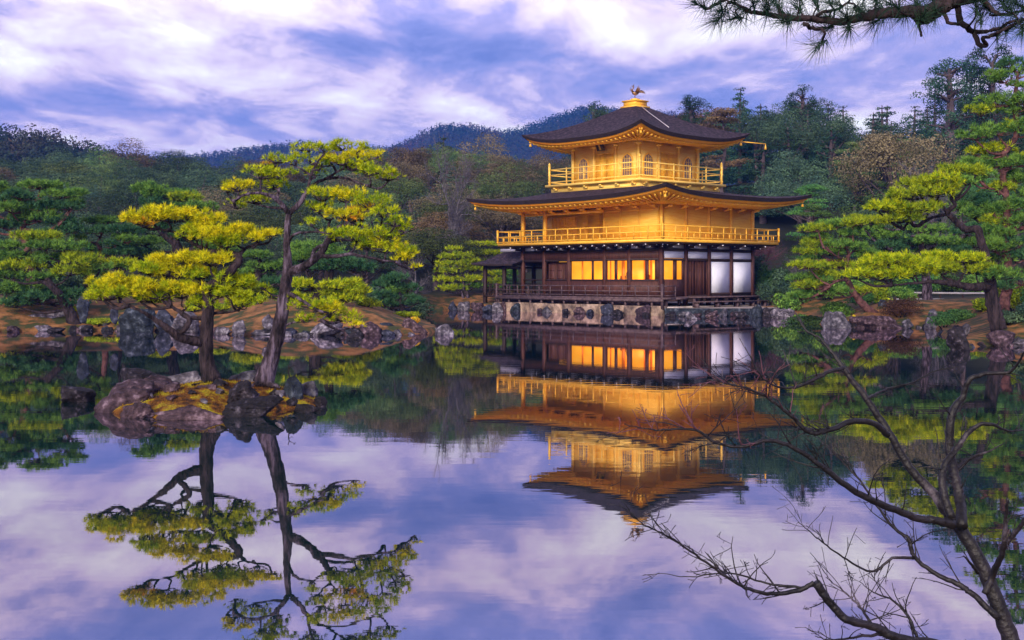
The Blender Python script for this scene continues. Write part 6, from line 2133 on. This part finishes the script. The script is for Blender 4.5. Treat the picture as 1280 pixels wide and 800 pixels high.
sub = [
    [zb1(x, y) for x, y in ((838, 0), (850, 130), (900, 180), (950, 220), (985, 300), (1030, 300), (1008, 258), (1060, 235), (1150, 192), (1285, 130))],
    [zb1(x, y) for x, y in ((735, 65), (780, 150), (850, 165), (905, 182))],
    [zb1(x, y) for x, y in ((950, 210), (1060, 205), (1130, 180), (1200, 140), (1285, 125))],
    [zb1(x, y) for x, y in ((1000, -10), (1100, 88), (1200, 90), (1285, 70))],
    [zb1(x, y) for x, y in ((530, 100), (572, 150), (595, 240))],
    [zb2(x, y) for x, y in ((380, 0), (350, 10), (240, 62), (210, 40))],
    [zb2(x, y) for x, y in ((960, 175), (1040, 210), (1110, 225), (1090, 310))],
    [zb2(x, y) for x, y in ((1030, 140), (1100, 90), (1180, 70), (1280, 20))],
]
subS = []
for i, sp_ in enumerate(sub):
    Q = [at(px, py, DP + 0.06 * math.sin(3 * k + i)) for k, (px, py) in enumerate(sp_)]
    s_ = smooth_line(Q, 4, 0.002)
    r_ = interp_r([0.013, 0.008, 0.005] if i < 1 else [0.008, 0.004], len(s_))
    bb.tube(s_, r_, 7, rough=0.1)
    subS.append(s_)
# tuft positions, as the photo shows them
tufts = []
for (px, py) in [(877, 8), (890, -6), (905, 12), (918, 2), (930, 14), (942, 6), (955, -4), (958, 15), (972, 8), (985, 20), (998, 10), (1010, 24), (1000, -2), (1022, 8), (1036, 22), (1048, 6), (1060, 24), (1070, 10),
                 (1084, 18), (1096, 2), (1108, 14), (1120, 8), (1132, 16), (1145, 4), (1156, 12), (1168, 2), (1028, 54), (983, 28), (1062, 34), (1100, 24), (1040, 32), (900, 22), (925, 22), (1150, 24), (1170, 16),
                 (1226, 24), (1240, 14), (1266, 16), (1262, 36), (1276, 8), (1220, 6), (1252, 2), (1248, 44), (1278, 34), (1232, -6), (1270, -8), (1080, -6), (1035, -8), (975, -8), (1125, -8)]:
    tufts.append(at(px, py, DP + rng.uniform(-0.12, 0.12)))
allS = np.concatenate([S] + subS)
cl = MB()
for t in tufts:
    tv = np.array(t)
    i = np.argmin(np.linalg.norm(allS - tv, axis=1))
    s0 = allS[i]
    if np.linalg.norm(tv - s0) > 0.01:
        P_ = smooth_line([s0, (s0 + tv) / 2 + rng.normal(0, 0.008, 3), tv], 3)
        bb.tube(P_, interp_r([0.004, 0.0025], len(P_)), 5)
    d = tv - s0
    d = d / (np.linalg.norm(d) + 1e-6) * 0.5 + np.array([-0.35, 0, 0.25])
    d /= np.linalg.norm(d)
    C = np.array([tv + d * 0.02 * q for q in np.linspace(-1, 1.2, 5)])
    V, F = needles(C, np.repeat(d[None], 5, 0), 19, 0.088, 0.0022, 0.80, 0.3)
    cl.add(V, F)
    # a few needles hang down
    V, F = needles(C[:2], np.repeat(np.array([[-0.25, 0, -1.0]]), 2, 0), 3, 0.085, 0.0026, 0.25, 0.3)
    cl.add(V, F)
fin2(bb, 'branch', M['bark_dark'])
fin2(cl, 'needle_cluster', M['n_bough'])

# ------------------------------------------------------------------ air
hb = MB()
hb.box(-2050, 2050, -2050, 2050, -2.6, 215)
hm = bpy.data.materials.new('air')
hm.use_nodes = True
ht = hm.node_tree
for n_ in list(ht.nodes):
    ht.nodes.remove(n_)
pv = ht.nodes.new('ShaderNodeVolumePrincipled')
pv.inputs['Color'].default_value = (0.06, 0.24, 1.0, 1)
pv.inputs['Density'].default_value = 0.00034
pv.inputs['Anisotropy'].default_value = 0.0
ho = ht.nodes.new('ShaderNodeOutputMaterial')
ht.links.new(pv.outputs[0], ho.inputs['Volume'])
tag(hb.build('haze', hm), 'thin blue evening haze over the far hills', 'haze', kind='stuff')
